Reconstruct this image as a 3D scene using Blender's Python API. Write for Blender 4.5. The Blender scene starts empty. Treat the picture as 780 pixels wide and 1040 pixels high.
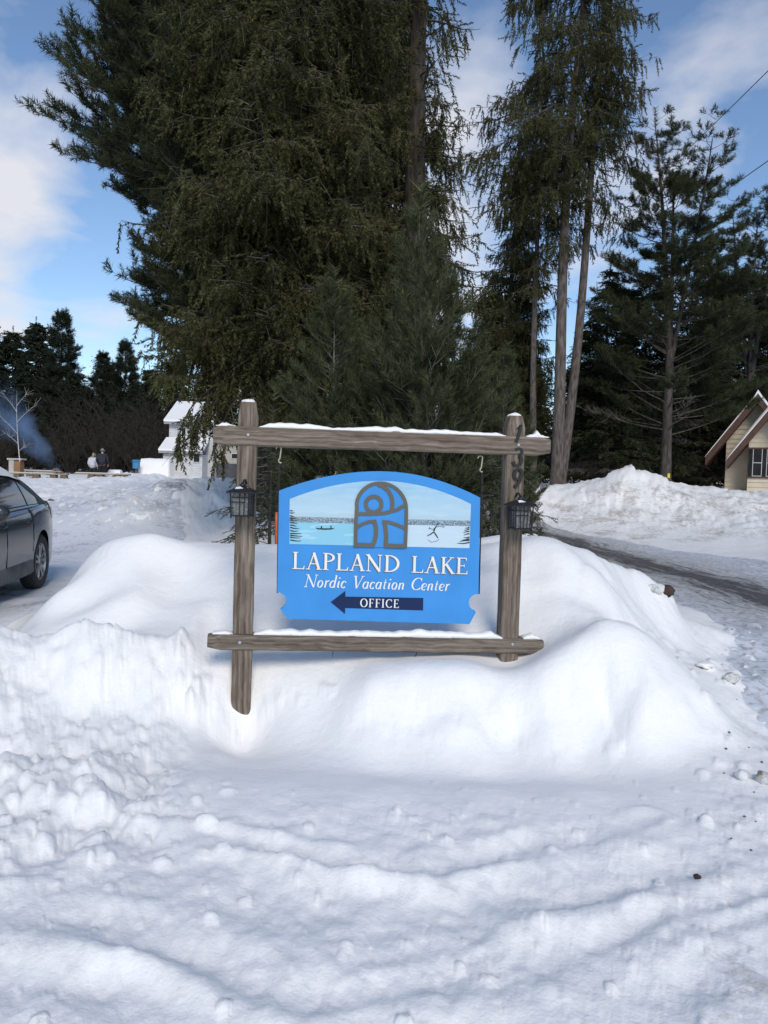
import bpy, bmesh, math, random
import numpy as np
from mathutils import Vector, Matrix, Euler
R = math.radians
C = bpy.context.scene.collection
SC = bpy.context.scene

# ------------------------------------------------------------------ camera, world, sun, exposure
CAM_P = Vector((0, 0, 1.6)); PITCH = R(-2.94); ROLL = R(1.5)
cd = bpy.data.cameras.new('camera'); cam = bpy.data.objects.new('camera', cd); C.objects.link(cam)
CAM_R = Matrix.Rotation(math.pi/2 + PITCH, 3, 'X') @ Matrix.Rotation(ROLL, 3, 'Z')
cam.location = CAM_P; cam.rotation_euler = CAM_R.to_euler()
cd.sensor_fit = 'HORIZONTAL'; cd.sensor_width = 36; cd.lens = 36.0
cd.clip_start = .05; cd.clip_end = 2000
SC.camera = cam
SUN_EL, SUN_AZ = 37, 171          # azimuth measured clockwise from +Y: behind the camera, to the right
w = bpy.data.worlds.new("World"); SC.world = w; w.use_nodes = True
nt = w.node_tree; nt.nodes.clear()
def N(nt, t, **k):
    n = nt.nodes.new(t)
    for a, b in k.items():
        if a in n.inputs: n.inputs[a].default_value = b
        else: setattr(n, a, b)
    return n
def L(nt, a, b): nt.links.new(a, b)
sky = N(nt, 'ShaderNodeTexSky', sky_type='NISHITA', sun_disc=False)
sky.sun_elevation = R(SUN_EL); sky.sun_rotation = R(SUN_AZ); sky.air_density = 1.0; sky.dust_density = .1; sky.ozone_density = 3.6
tc = N(nt, 'ShaderNodeTexCoord')
sep = N(nt, 'ShaderNodeSeparateXYZ'); L(nt, tc.outputs['Generated'], sep.inputs[0])
zz = N(nt, 'ShaderNodeMath', operation='ADD'); L(nt, sep.outputs['Z'], zz.inputs[0]); zz.inputs[1].default_value = .22
dx = N(nt, 'ShaderNodeMath', operation='DIVIDE'); L(nt, sep.outputs['X'], dx.inputs[0]); L(nt, zz.outputs[0], dx.inputs[1])
dy = N(nt, 'ShaderNodeMath', operation='DIVIDE'); L(nt, sep.outputs['Y'], dy.inputs[0]); L(nt, zz.outputs[0], dy.inputs[1])
cb = N(nt, 'ShaderNodeCombineXYZ'); L(nt, dx.outputs[0], cb.inputs[0]); L(nt, dy.outputs[0], cb.inputs[1])
cn = N(nt, 'ShaderNodeTexNoise'); L(nt, cb.outputs[0], cn.inputs['Vector'])
cn.inputs['Scale'].default_value = 2.6; cn.inputs['Detail'].default_value = 7; cn.inputs['Roughness'].default_value = .52; cn.inputs['Distortion'].default_value = .25
acc_ = cn.outputs['Fac']
for px, py, rad, wt in ((10,200,.115,.22),(-60,190,.15,.22),(-10,325,.085,.24),(105,312,.06,.10),(485,90,.11,.22),(455,200,.15,.24),(420,330,.2,.2),(665,150,.10,.15),(615,240,.12,.18)):
    dcv = (CAM_R @ Vector(((px-390)/780, -(py-520)/780, -1))).normalized()
    ds = N(nt, 'ShaderNodeVectorMath', operation='DISTANCE'); L(nt, tc.outputs['Generated'], ds.inputs[0]); ds.inputs[1].default_value = dcv
    mr = N(nt, 'ShaderNodeMapRange'); mr.interpolation_type = 'SMOOTHSTEP'; L(nt, ds.outputs['Value'], mr.inputs[0]); mr.inputs[1].default_value = 0; mr.inputs[2].default_value = rad; mr.inputs[3].default_value = wt; mr.inputs[4].default_value = 0
    ad = N(nt, 'ShaderNodeMath', operation='ADD'); L(nt, acc_, ad.inputs[0]); L(nt, mr.outputs[0], ad.inputs[1]); acc_ = ad.outputs[0]
cr = N(nt, 'ShaderNodeValToRGB'); L(nt, acc_, cr.inputs[0])
cr.color_ramp.elements[0].position = .54; cr.color_ramp.elements[0].color = (0, 0, 0, 1)
cr.color_ramp.elements[1].position = .80; cr.color_ramp.elements[1].color = (.92, .92, .92, 1)
mixc = N(nt, 'ShaderNodeMixRGB'); L(nt, cr.outputs[0], mixc.inputs[0]); L(nt, sky.outputs[0], mixc.inputs[1])
mixc.inputs[2].default_value = (5.6, 5.6, 5.9, 1)
bg = N(nt, 'ShaderNodeBackground'); L(nt, mixc.outputs[0], bg.inputs[0]); bg.inputs[1].default_value = .145
wo = N(nt, 'ShaderNodeOutputWorld'); L(nt, bg.outputs[0], wo.inputs[0])
sd = bpy.data.lights.new('sun', 'SUN'); sun = bpy.data.objects.new('sun', sd); C.objects.link(sun)
sd.energy = 2.2; sd.angle = R(22); sd.color = (1, .93, .82)
sdir = Vector((math.sin(R(SUN_AZ))*math.cos(R(SUN_EL)), math.cos(R(SUN_AZ))*math.cos(R(SUN_EL)), math.sin(R(SUN_EL))))
sun.rotation_euler = sdir.to_track_quat('Z', 'Y').to_euler(); sun.location = sdir*60
SC.view_settings.view_transform = 'Standard'; SC.view_settings.look = 'None'
SC.view_settings.exposure = 0.0; SC.view_settings.gamma = 1; SC.view_settings.use_curve_mapping = False
SC.render.engine = 'CYCLES'
SC.cycles.max_bounces = 6; SC.cycles.diffuse_bounces = 3; SC.cycles.transparent_max_bounces = 6; SC.cycles.volume_bounces = 1
SC.cycles.use_denoising = True; SC.cycles.volume_step_rate = 2

# ------------------------------------------------------------------ helpers
def ray(px, py):
    d = CAM_R @ Vector(((px-390)/780, -(py-520)/780, -1)); return d
def at(px, py, D):                       # the point a distance D ahead that stands where the photo shows it
    d = ray(px, py); return CAM_P + d*(D/d.y)
def mesh_np(name, V, F, mat=None, smooth=False, parent=None, link=True):
    V = np.asarray(V, np.float32); F = np.asarray(F, np.int32)
    me = bpy.data.meshes.new(name)
    n, k = F.shape
    me.vertices.add(len(V)); me.vertices.foreach_set('co', V.ravel())
    me.loops.add(n*k); me.loops.foreach_set('vertex_index', F.ravel())
    me.polygons.add(n); me.polygons.foreach_set('loop_start', np.arange(0, n*k, k, dtype=np.int32))
    me.update(calc_edges=True)
    if smooth: me.polygons.foreach_set('use_smooth', np.ones(n, bool))
    if mat: me.materials.append(mat)
    if not link: return me
    o = bpy.data.objects.new(name, me); C.objects.link(o)
    if parent: o.parent = parent
    return o
class MB:
    def __init__(s): s.v = []; s.f = []
    def add(s, vs, fs):
        b = len(s.v); s.v += [tuple(v) for v in vs]; s.f += [tuple(i+b for i in f) for f in fs]; return s
    def box(s, a, b, M=None):
        x0, y0, z0 = a; x1, y1, z1 = b
        vs = [Vector(p) for p in ((x0,y0,z0),(x1,y0,z0),(x1,y1,z0),(x0,y1,z0),(x0,y0,z1),(x1,y0,z1),(x1,y1,z1),(x0,y1,z1))]
        if M is not None: vs = [M @ v for v in vs]
        return s.add(vs, [(0,3,2,1),(4,5,6,7),(0,1,5,4),(1,2,6,5),(2,3,7,6),(3,0,4,7)])
    def tube(s, pts, r, n=6, cap=True):
        pts = [Vector(p) for p in pts]
        rs = r if isinstance(r, (list, tuple)) else [r]*len(pts)
        vs = []; up = None
        for i, p in enumerate(pts):
            t = (pts[min(i+1, len(pts)-1)]-pts[max(i-1, 0)]).normalized()
            if up is None: up = Vector((0,0,1)) if abs(t.z) < .9 else Vector((1,0,0))
            a = t.cross(up).normalized(); b2 = a.cross(t).normalized(); up = b2
            for k in range(n):
                q = 2*math.pi*k/n; vs.append(p + (a*math.cos(q)+b2*math.sin(q))*rs[i])
        fs = []
        for i in range(len(pts)-1):
            for k in range(n):
                fs.append((i*n+k, i*n+(k+1)%n, (i+1)*n+(k+1)%n, (i+1)*n+k))
        if cap: fs.append(tuple(range(n-1, -1, -1))); fs.append(tuple((len(pts)-1)*n+k for k in range(n)))
        return s.add(vs, fs)
    def prism(s, poly, y0, y1):            # outline in x,z extruded along y
        n = len(poly)
        vs = [(x, y0, z) for x, z in poly]+[(x, y1, z) for x, z in poly]
        fs = [tuple(range(n)), tuple(range(2*n-1, n-1, -1))]+[((i+1)%n, i, n+i, n+(i+1)%n) for i in range(n)]
        return s.add(vs, fs)
    def build(s, name, mat=None, parent=None, smooth=False, bevel=0, loc=None):
        me = bpy.data.meshes.new(name); me.from_pydata([tuple(v) for v in s.v], [], s.f); me.update()
        bm = bmesh.new(); bm.from_mesh(me); bmesh.ops.recalc_face_normals(bm, faces=bm.faces)
        if bevel: bmesh.ops.bevel(bm, geom=bm.edges[:], offset=bevel, segments=2, affect='EDGES', profile=.5, clamp_overlap=True)
        bm.to_mesh(me); bm.free()
        if smooth:
            for p in me.polygons: p.use_smooth = True
        if mat: me.materials.append(mat)
        o = bpy.data.objects.new(name, me); C.objects.link(o)
        if parent: o.parent = parent
        if loc is not None: o.location = loc
        return o
def thing(name, label, cat, loc=(0,0,0), rot=(0,0,0), group=None):
    o = bpy.data.objects.new(name, None); C.objects.link(o); o.empty_display_size = .2
    o.location = loc; o.rotation_euler = rot
    return tag(o, label, cat, group)
def tag(o, label, cat, group=None, kind=None):
    o['label'] = label; o['category'] = cat
    if group: o['group'] = group
    if kind: o['kind'] = kind
    return o
def struct(o): o['kind'] = 'structure'; return o
def copy_tree(o, parent=None):
    c = o.copy(); C.objects.link(c)
    if parent: c.parent = parent
    for ch in [x for x in C.objects if x.parent == o]: copy_tree(ch, c)
    return c

# noise in numpy
class Perlin:
    def __init__(s, seed):
        g = np.random.default_rng(seed); s.p = g.permutation(512); a = g.random(512)*2*np.pi; s.gx = np.cos(a); s.gy = np.sin(a)
    def __call__(s, x, y):
        xi = np.floor(x).astype(np.int64); yi = np.floor(y).astype(np.int64); fx = x-xi; fy = y-yi
        u = fx*fx*fx*(fx*(fx*6-15)+10); v = fy*fy*fy*(fy*(fy*6-15)+10)
        def g(ix, iy, ax, ay):
            h = s.p[(s.p[ix & 511]+iy) & 511]; return s.gx[h]*ax+s.gy[h]*ay
        a = g(xi, yi, fx, fy); b = g(xi+1, yi, fx-1, fy); c = g(xi, yi+1, fx, fy-1); d = g(xi+1, yi+1, fx-1, fy-1)
        return (a+(b-a)*u)+((c+(d-c)*u)-(a+(b-a)*u))*v
    def fbm(s, x, y, o=4, g=.5):
        r = 0; a = 1
        for i in range(o): r = r+a*s(x*2**i+17.3*i, y*2**i+9.1*i); a *= g
        return r
PN = Perlin(3); PN2 = Perlin(11)
def facets(x, y, cell, seed):
    """broken-slab relief: each cell a tilted plane, grooves between"""
    g = np.random.default_rng(seed); T = g.random((64, 64, 5)); X, Y = x/cell, y/cell; xi = np.floor(X).astype(int); yi = np.floor(Y).astype(int)
    f1 = np.full(X.shape, 9.); f2 = np.full(X.shape, 9.); h = np.zeros(X.shape)
    for ox in (-1, 0, 1):
        for oy in (-1, 0, 1):
            q = T[(xi+ox) & 63, (yi+oy) & 63]; dx_ = X-(xi+ox+q[:,0]); dy_ = Y-(yi+oy+q[:,1]); d = np.hypot(dx_, dy_)
            hh = (q[:,2]-.5)*1.6*dx_+(q[:,3]-.5)*1.6*dy_+(q[:,4]-.5)*.9; c = d < f1; f2 = np.where(c, f1, np.minimum(f2, d)); h = np.where(c, hh, h); f1 = np.where(c, d, f1)
    return h*np.clip((f2-f1)/.22, 0, 1)-.25*np.exp(-((f2-f1)/.10)**2)
def sm(a, b, x):
    t = np.clip((x-a)/(b-a), 0, 1); return t*t*(3-2*t)

# ------------------------------------------------------------------ materials
def newmat(name):
    m = bpy.data.materials.new(name); m.use_nodes = True; t = m.node_tree; t.nodes.clear()
    out = N(t, 'ShaderNodeOutputMaterial'); b = N(t, 'ShaderNodeBsdfPrincipled'); L(t, b.outputs[0], out.inputs[0])
    return m, t, b, out
def plain(name, c1, c2=None, rough=.6, scale=20, metal=0, bump=0, stretch=(1,1,1), detail=4, coat=0, spec=.5):
    m, t, b, out = newmat(name)
    c2 = c2 or tuple(x*.8 for x in c1)
    tc = N(t, 'ShaderNodeTexCoord'); mp = N(t, 'ShaderNodeMapping'); L(t, tc.outputs['Object'], mp.inputs[0]); mp.inputs['Scale'].default_value = stretch
    n = N(t, 'ShaderNodeTexNoise'); L(t, mp.outputs[0], n.inputs['Vector']); n.inputs['Scale'].default_value = scale; n.inputs['Detail'].default_value = detail
    r = N(t, 'ShaderNodeValToRGB'); L(t, n.outputs['Fac'], r.inputs[0])
    r.color_ramp.elements[0].position = .32; r.color_ramp.elements[0].color = (*c2, 1); r.color_ramp.elements[1].position = .68; r.color_ramp.elements[1].color = (*c1, 1)
    L(t, r.outputs[0], b.inputs['Base Color']); b.inputs['Roughness'].default_value = rough; b.inputs['Metallic'].default_value = metal
    b.inputs['Coat Weight'].default_value = coat; b.inputs['Specular IOR Level'].default_value = spec
    if bump:
        bp = N(t, 'ShaderNodeBump'); bp.inputs['Strength'].default_value = bump; bp.inputs['Distance'].default_value = .02; L(t, n.outputs['Fac'], bp.inputs['Height']); L(t, bp.outputs[0], b.inputs['Normal'])
    return m
def snow_mat(name, tint=(.90,.878,.85), dirt=(.45,.40,.34), dirtlo=.70, bumpd=.02, scale=14, dscale=1.3):
    m, t, b, out = newmat(name)
    g = N(t, 'ShaderNodeNewGeometry')
    n1 = N(t, 'ShaderNodeTexNoise'); L(t, g.outputs['Position'], n1.inputs['Vector']); n1.inputs['Scale'].default_value = scale; n1.inputs['Detail'].default_value = 8; n1.inputs['Roughness'].default_value = .6
    n2 = N(t, 'ShaderNodeTexNoise'); L(t, g.outputs['Position'], n2.inputs['Vector']); n2.inputs['Scale'].default_value = dscale; n2.inputs['Detail'].default_value = 9; n2.inputs['Roughness'].default_value = .68
    n3 = N(t, 'ShaderNodeTexNoise'); L(t, g.outputs['Position'], n3.inputs['Vector']); n3.inputs['Scale'].default_value = 85; n3.inputs['Detail'].default_value = 3
    at_ = N(t, 'ShaderNodeAttribute', attribute_name='dirt'); dm = N(t, 'ShaderNodeMath', operation='MULTIPLY_ADD'); L(t, at_.outputs['Fac'], dm.inputs[0]); dm.inputs[1].default_value = .24
    n4 = N(t, 'ShaderNodeTexNoise'); L(t, g.outputs['Position'], n4.inputs['Vector']); n4.inputs['Scale'].default_value = 11; n4.inputs['Detail'].default_value = 6; n4.inputs['Roughness'].default_value = .7
    av = N(t, 'ShaderNodeMath', operation='MULTIPLY_ADD'); L(t, n4.outputs['Fac'], av.inputs[0]); av.inputs[1].default_value = .45; sc_ = N(t, 'ShaderNodeMath', operation='MULTIPLY'); L(t, n2.outputs['Fac'], sc_.inputs[0]); sc_.inputs[1].default_value = .55; L(t, sc_.outputs[0], av.inputs[2])
    L(t, av.outputs[0], dm.inputs[2])
    r = N(t, 'ShaderNodeValToRGB'); L(t, dm.outputs[0], r.inputs[0])
    r.color_ramp.elements[0].position = dirtlo; r.color_ramp.elements[0].color = (*tint, 1)
    r.color_ramp.elements[1].position = dirtlo+.14; r.color_ramp.elements[1].color = (*dirt, 1)
    L(t, r.outputs[0], b.inputs['Base Color']); b.inputs['Roughness'].default_value = .55; b.inputs['Specular IOR Level'].default_value = .25
    ad = N(t, 'ShaderNodeMath', operation='MULTIPLY_ADD'); L(t, n3.outputs['Fac'], ad.inputs[0]); ad.inputs[1].default_value = .20; L(t, n1.outputs['Fac'], ad.inputs[2])
    bp = N(t, 'ShaderNodeBump'); bp.inputs['Strength'].default_value = .55; bp.inputs['Distance'].default_value = bumpd; L(t, ad.outputs[0], bp.inputs['Height']); L(t, bp.outputs[0], b.inputs['Normal'])
    return m
def wood_mat(name, axis, seed=0.0, base=((.058,.042,.031),(.165,.130,.100),(.315,.265,.215))):
    m, t, b, out = newmat(name)
    tc = N(t, 'ShaderNodeTexCoord'); mp = N(t, 'ShaderNodeMapping'); L(t, tc.outputs['Object'], mp.inputs[0])
    s = [52, 52, 52]; s[axis] = 1.0; mp.inputs['Scale'].default_value = s; mp.inputs['Location'].default_value = (seed, seed*1.7, seed*.6)
    dn = N(t, 'ShaderNodeTexNoise'); L(t, tc.outputs['Object'], dn.inputs['Vector']); dn.inputs['Scale'].default_value = 4.5; dn.inputs['Detail'].default_value = 1
    ms = N(t, 'ShaderNodeVectorMath', operation='MULTIPLY_ADD'); L(t, dn.outputs['Color'], ms.inputs[0]); ms.inputs[1].default_value = (1.8, 1.8, 1.8); L(t, mp.outputs[0], ms.inputs[2])
    n = N(t, 'ShaderNodeTexNoise'); L(t, ms.outputs[0], n.inputs['Vector']); n.inputs['Scale'].default_value = 1; n.inputs['Detail'].default_value = 8; n.inputs['Roughness'].default_value = .62
    r = N(t, 'ShaderNodeValToRGB'); L(t, n.outputs['Fac'], r.inputs[0])
    e = r.color_ramp.elements; e[0].position = .30; e[0].color = (*base[0], 1); e[1].position = .72; e[1].color = (*base[2], 1)
    q = e.new(.5); q.color = (*base[1], 1)
    # knots
    mk = N(t, 'ShaderNodeMapping'); L(t, tc.outputs['Object'], mk.inputs[0]); sk = [5, 5, 5]; sk[axis] = 1.9; mk.inputs['Scale'].default_value = sk; mk.inputs['Location'].default_value = (seed+.37, seed*.3+.2, seed+.61)
    vo = N(t, 'ShaderNodeTexVoronoi'); L(t, mk.outputs[0], vo.inputs['Vector']); vo.inputs['Scale'].default_value = 1
    kr = N(t, 'ShaderNodeValToRGB'); L(t, vo.outputs['Distance'], kr.inputs[0]); k = kr.color_ramp.elements
    k[0].position = .05; k[0].color = (.35,.30,.27,1); k[1].position = .22; k[1].color = (1,1,1,1); kk = k.new(.10); kk.color = (.72,.62,.55,1)
    mx = N(t, 'ShaderNodeMixRGB', blend_type='MULTIPLY'); mx.inputs[0].default_value = .9; L(t, r.outputs[0], mx.inputs[1]); L(t, kr.outputs[0], mx.inputs[2])
    L(t, mx.outputs[0], b.inputs['Base Color']); b.inputs['Roughness'].default_value = .85; b.inputs['Specular IOR Level'].default_value = .2
    bp = N(t, 'ShaderNodeBump'); bp.inputs['Strength'].default_value = .7; bp.inputs['Distance'].default_value = .008; L(t, n.outputs['Fac'], bp.inputs['Height']); L(t, bp.outputs[0], b.inputs['Normal'])
    return m
def foliage_mat(name, dark, light, trans=.25):
    m, t, b, out = newmat(name)
    t.nodes.remove(b)
    g = N(t, 'ShaderNodeNewGeometry'); tc = N(t, 'ShaderNodeTexCoord')
    n = N(t, 'ShaderNodeTexNoise'); L(t, tc.outputs['Object'], n.inputs['Vector']); n.inputs['Scale'].default_value = .9; n.inputs['Detail'].default_value = 3
    a = N(t, 'ShaderNodeMath', operation='MULTIPLY_ADD'); L(t, g.outputs['Random Per Island'], a.inputs[0]); a.inputs[1].default_value = .45; L(t, n.outputs['Fac'], a.inputs[2])
    r = N(t, 'ShaderNodeValToRGB'); L(t, a.outputs[0], r.inputs[0])
    r.color_ramp.elements[0].position = .45; r.color_ramp.elements[0].color = (*dark, 1); r.color_ramp.elements[1].position = 1.0; r.color_ramp.elements[1].color = (*light, 1)
    d = N(t, 'ShaderNodeBsdfDiffuse'); L(t, r.outputs[0], d.inputs[0])
    tr = N(t, 'ShaderNodeBsdfTranslucent'); L(t, r.outputs[0], tr.inputs[0])
    mx = N(t, 'ShaderNodeMixShader'); mx.inputs[0].default_value = trans; L(t, d.outputs[0], mx.inputs[1]); L(t, tr.outputs[0], mx.inputs[2]); L(t, mx.outputs[0], out.inputs[0])
    return m
M_SNOW = snow_mat('snow', bumpd=.017); M_SNOWCAP = snow_mat('settled_snow', dirtlo=.85, bumpd=.01, scale=30)
M_BARK = plain('bark', (.17,.145,.13), (.055,.045,.038), .95, 7, bump=.9, stretch=(2.2,2.2,.5), detail=8, spec=.1)
M_BARK2 = plain('pine_bark', (.105,.092,.082), (.035,.031,.027), .95, 5, bump=.9, stretch=(2,2,.5), detail=8, spec=.1)
M_BARK3 = plain('dark_bark', (.085,.072,.060), (.03,.026,.022), .95, 7, bump=.9, stretch=(2.2,2.2,.5), detail=8, spec=.1)
M_TWIG = plain('bare_twig', (.19,.17,.15), (.09,.078,.068), .95, 3, spec=.1)
M_SPRUCE = foliage_mat('spruce_needles', (.024,.028,.013), (.138,.132,.060))
M_PINE = foliage_mat('pine_needles', (.024,.034,.020), (.095,.105,.055))
M_YOUNG = foliage_mat('young_pine_needles', (.040,.052,.026), (.150,.160,.085))
M_DARK = foliage_mat('dark_needles', (.020,.026,.014), (.085,.090,.048))
M_FAR = foliage_mat('far_needles', (.016,.022,.016), (.055,.066,.044))
M_BLACK = plain('black_metal', (.018,.018,.02), (.012,.012,.012), .45, 60, spec=.4)

# ------------------------------------------------------------------ ground: one snow sheet with the ploughed banks in it
def v_(px, py, D): p = at(px, py, D); return (p.x, p.y, p.z)
def z_(px, D, z): return ((px-390)/780*D, D, z)
CP = []
for px in (-500, -300, -100, 50, 200, 400, 600, 800, 1000, 1300):
    for D in (1.0, 1.8, 2.6, 3.3): CP.append(z_(px, D, 0))
for px, z in ((-200,.22),(0,.10),(100,.05),(200,0),(300,0),(400,0),(500,0),(600,0),(700,0),(780,0),(900,0)): CP.append(z_(px, 3.9, z))
CP += [v_(*a) for a in ((0,640,5.2),(0,700,4.7),(0,780,4.1),(90,634,5.2),(90,690,4.8),(90,770,4.2),(170,655,5.2),(160,720,4.7),(150,790,4.1),
    (45,655,5.5),(120,645,5.6),(120,615,5.8),(180,610,5.9),(235,650,5.35),(225,700,4.95),(200,760,4.45),(245,748,4.95),(222,744,4.9),(262,744,4.92),(290,722,4.88),(300,694,5.03),(345,690,5.03),(270,690,5.1),
    (300,765,4.5),(400,785,4.3),(500,785,4.3),(600,785,4.3),(320,735,4.75),(345,720,4.78),
    (300,650,5.5),(300,600,6.0),(215,600,6.0),(400,662,5.35),(340,668,5.25),(440,668,5.2),(400,600,6.1),(480,650,5.5),(480,600,6.0),
    (370,690,4.84),(420,681,4.84),(480,679,4.84),(540,681,4.86),(575,664,4.88),(610,642,4.9),(650,648,4.9),(700,690,4.86),(745,735,4.8),
    (370,752,4.5),(450,762,4.45),(530,764,4.45),(600,764,4.42),(680,768,4.35),(740,772,4.25),(450,715,4.66),(540,710,4.68),(600,695,4.72),(660,705,4.68),(710,735,4.6),
    (550,656,5.4),(580,612,5.8),(535,590,6.05),(520,678,5.2),(620,622,5.9),
    (40,605,6.1),(60,577,6.6),(110,550,6.6),(160,541,6.6),(200,547,6.6),(240,556,6.6),(300,553,6.6),(400,553,6.6),(500,553,6.6),(560,545,6.8),(590,556,7.2),(622,572,7.6),(655,596,8.0),
    (690,630,7.5),(730,670,6.8),(640,625,6.4),(680,660,6.0),(725,705,5.4),(765,745,5.0))]
CP += [z_(*a) for a in ((30,6.8,.15),(0,6.6,0),(0,6.0,.12),(-60,6.2,0),(-60,5.3,.42),(-150,5.3,.40),(-150,6.2,0),(-150,4.6,.3),(-300,5.2,.3),(-300,6.4,0),(-500,5,0),
    (60,8.3,.15),(160,8.5,.15),(300,8.5,.15),(450,8.5,.15),(560,8.8,.25),(620,9.3,.2),(655,10,.04),(60,9.8,0),(200,9.8,0),(350,9.8,0),(500,9.8,0),(580,10.5,0),(-100,8,0),(-250,8,0),
    (720,8.5,0),(800,6,0),(800,8,0),(800,4.6,0),(950,6,0),(950,9,0),(1200,7,0),(640,12,0),(720,11,0),(800,11,0),(1000,13,.1),
    (-150,12,0),(0,12,0),(100,12,0),(200,12.5,0),(350,13,0),(480,13,0),(560,13.5,0),(640,15,0),(760,14.5,0),(880,15,.3),
    (-200,18,0),(-50,17,0),(30,16,0),(560,18,0),(610,18.5,0))]
CP += [v_(*a) for a in ((65,550,15.5),(140,553,15),(85,522,17),(115,506,18),(150,500,18.2),(185,492,18.6),(245,491,19),(300,497,19),(200,525,16.8),(280,530,16.5),
    (60,507,22),(20,500,27),(30,489,36),(60,487,40),(100,487.5,42),(130,480,42),
    (545,527,23.5),(600,540,21.5),(670,549,19.8),(780,560,17.5),(530,492,25.5),(548,493,26),(575,493,26),(602,491,26),(620,480,25.5),(640,475,25.5),(660,481,25.5),(690,491,26),(730,498,26),(790,504,26),
    (620,515,23.3),(720,522,22.5),(560,512,24.6),(660,512,23.5))]
CP += [z_(*a) for a in ((300,15,0),(400,15.5,.1),(480,16,.1),(350,18,.9),(420,18,.9),(480,19,.7),(400,26,.8),(150,25,.9),(-100,27,.6),(-300,30,.7),(-100,42,.9),(200,42,.9),(300,40,1),(500,22.5,.1),(510,30,.3),
    (560,31,1.0),(640,31,1.2),(720,32,1.15),(800,32,1.1),(950,25,1),(1100,20,.8),(500,40,1),(700,45,1.3),(900,45,1.3),(-200,60,1),(100,60,1),(400,60,1),(700,60,1.3),(1000,60,1.3),
    (-300,130,1),(400,130,1),(1000,130,1),(-300,400,1),(400,400,1),(1000,400,1))]
CP = np.array(CP)
def rbf_dom(x, y):
    th = np.arctan2(x, y); r = np.hypot(x, y); return np.stack([th*1.25, np.log(np.maximum(r, .5))], -1)
_cd = rbf_dom(CP[:,0], CP[:,1]); _c2 = .03**2
def _ker(a, b): return np.sqrt(((a[:,None,:]-b[None,:,:])**2).sum(-1)+_c2)
_n = len(CP); _A = np.zeros((_n+1, _n+1)); _A[:_n,:_n] = _ker(_cd, _cd)-np.eye(_n)*.006; _A[:_n,_n] = 1; _A[_n,:_n] = 1
_W = np.linalg.solve(_A, np.append(CP[:,2], 0))
def H0(x, y):
    x = np.asarray(x, float).ravel(); y = np.asarray(y, float).ravel(); d = rbf_dom(x, y).astype(np.float32); o = np.zeros(len(x))
    W = _W.astype(np.float32); cdv = _cd.astype(np.float32)
    for i in range(0, len(x), 40000):
        dd = d[i:i+40000]; k = np.sqrt((dd[:,0:1]-cdv[None,:,0])**2+(dd[:,1:2]-cdv[None,:,1])**2+_c2); o[i:i+40000] = k@W[:-1]+W[-1]
    th = np.abs(np.arctan2(x, y)); r = np.hypot(x, y)
    return o*(1-sm(R(52), R(75), th))*sm(.7, 1.3, r)
# ruts and ridges of the trodden foreground, given as plan curves (world metres)
def gp(px, py): d = ray(px, py); t = -1.6/d.z; return (d.x*t, d.y*t)
RUTS = [([(-60,800),(70,835),(170,870),(250,915),(340,925),(470,925),(560,905),(680,885),(820,840)], .17, -.030, .030),
        ([(-60,900),(60,930),(160,945),(260,1005),(360,1020),(520,985),(640,960),(820,900)], .13, -.018, .018),
        ([(-80,985),(90,1000),(200,1050),(330,1075),(520,1050),(700,1000),(840,960)], .13, -.016, .016),
        ([(40,860),(120,850),(230,850),(330,875),(420,880),(560,862),(650,830)], .10, -.014, .022),
        ([(250,640),(228,690),(195,745),(150,800),(95,840),(20,870)], .16, -.05, .03),
        ([(820,870),(720,910),(590,950),(470,1000),(380,1060)], .10, -.02, .020)]
def seg_dist(px, py, pts):
    best = np.full(px.shape, 1e9)
    for (ax, ay), (bx, by) in zip(pts[:-1], pts[1:]):
        vx, vy = bx-ax, by-ay; l2 = vx*vx+vy*vy; t = np.clip(((px-ax)*vx+(py-ay)*vy)/l2, 0, 1)
        best = np.minimum(best, np.hypot(px-(ax+t*vx), py-(ay+t*vy)))
    return best
def smooth_line(pts, k=3):
    P = np.array(pts, float)
    for _ in range(k):
        Q = [P[0]]
        for a, b in zip(P[:-1], P[1:]): Q += [a*.75+b*.25, a*.25+b*.75]
        Q.append(P[-1]); P = np.array(Q)
    return P[::max(1, len(P)//60)]
_rg = np.random.default_rng(5); CLODS = []
def clods(n, pxr, Dr, rr, hr):
    for _ in range(n):
        px = _rg.uniform(*pxr); D = _rg.uniform(*Dr); r = rr[0]*(rr[1]/rr[0])**(_rg.random()**1.8)
        CLODS.append(((px-390)/780*D, D, r, r*_rg.uniform(*hr), _rg.uniform(0, 6.28)))
clods(70, (-160, 185), (3.6, 5.1), (.02, .09), (.25, .55)); clods(260, (-60, 840), (1.9, 3.9), (.008, .035), (.35, .9))
clods(60, (-60, 240), (3.0, 4.2), (.02, .08), (.3, .7)); clods(70, (690, 860), (3.3, 6.5), (.015, .06), (.4, .9)); clods(16, (400, 720), (3.2, 4.4), (.015, .04), (.4, .7))
clods(7, (262, 350), (4.93, 5.0), (.03, .05), (.4, .6)); clods(9, (226, 264), (4.84, 4.93), (.02, .05), (.4, .7)); clods(30, (180, 225), (4.8, 5.3), (.02, .07), (.5, .8)); clods(60, (660, 790), (6, 8.5), (.03, .09), (.3, .7)); clods(6, (560, 720), (4.36, 4.5), (.03, .08), (.2, .35))
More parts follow.
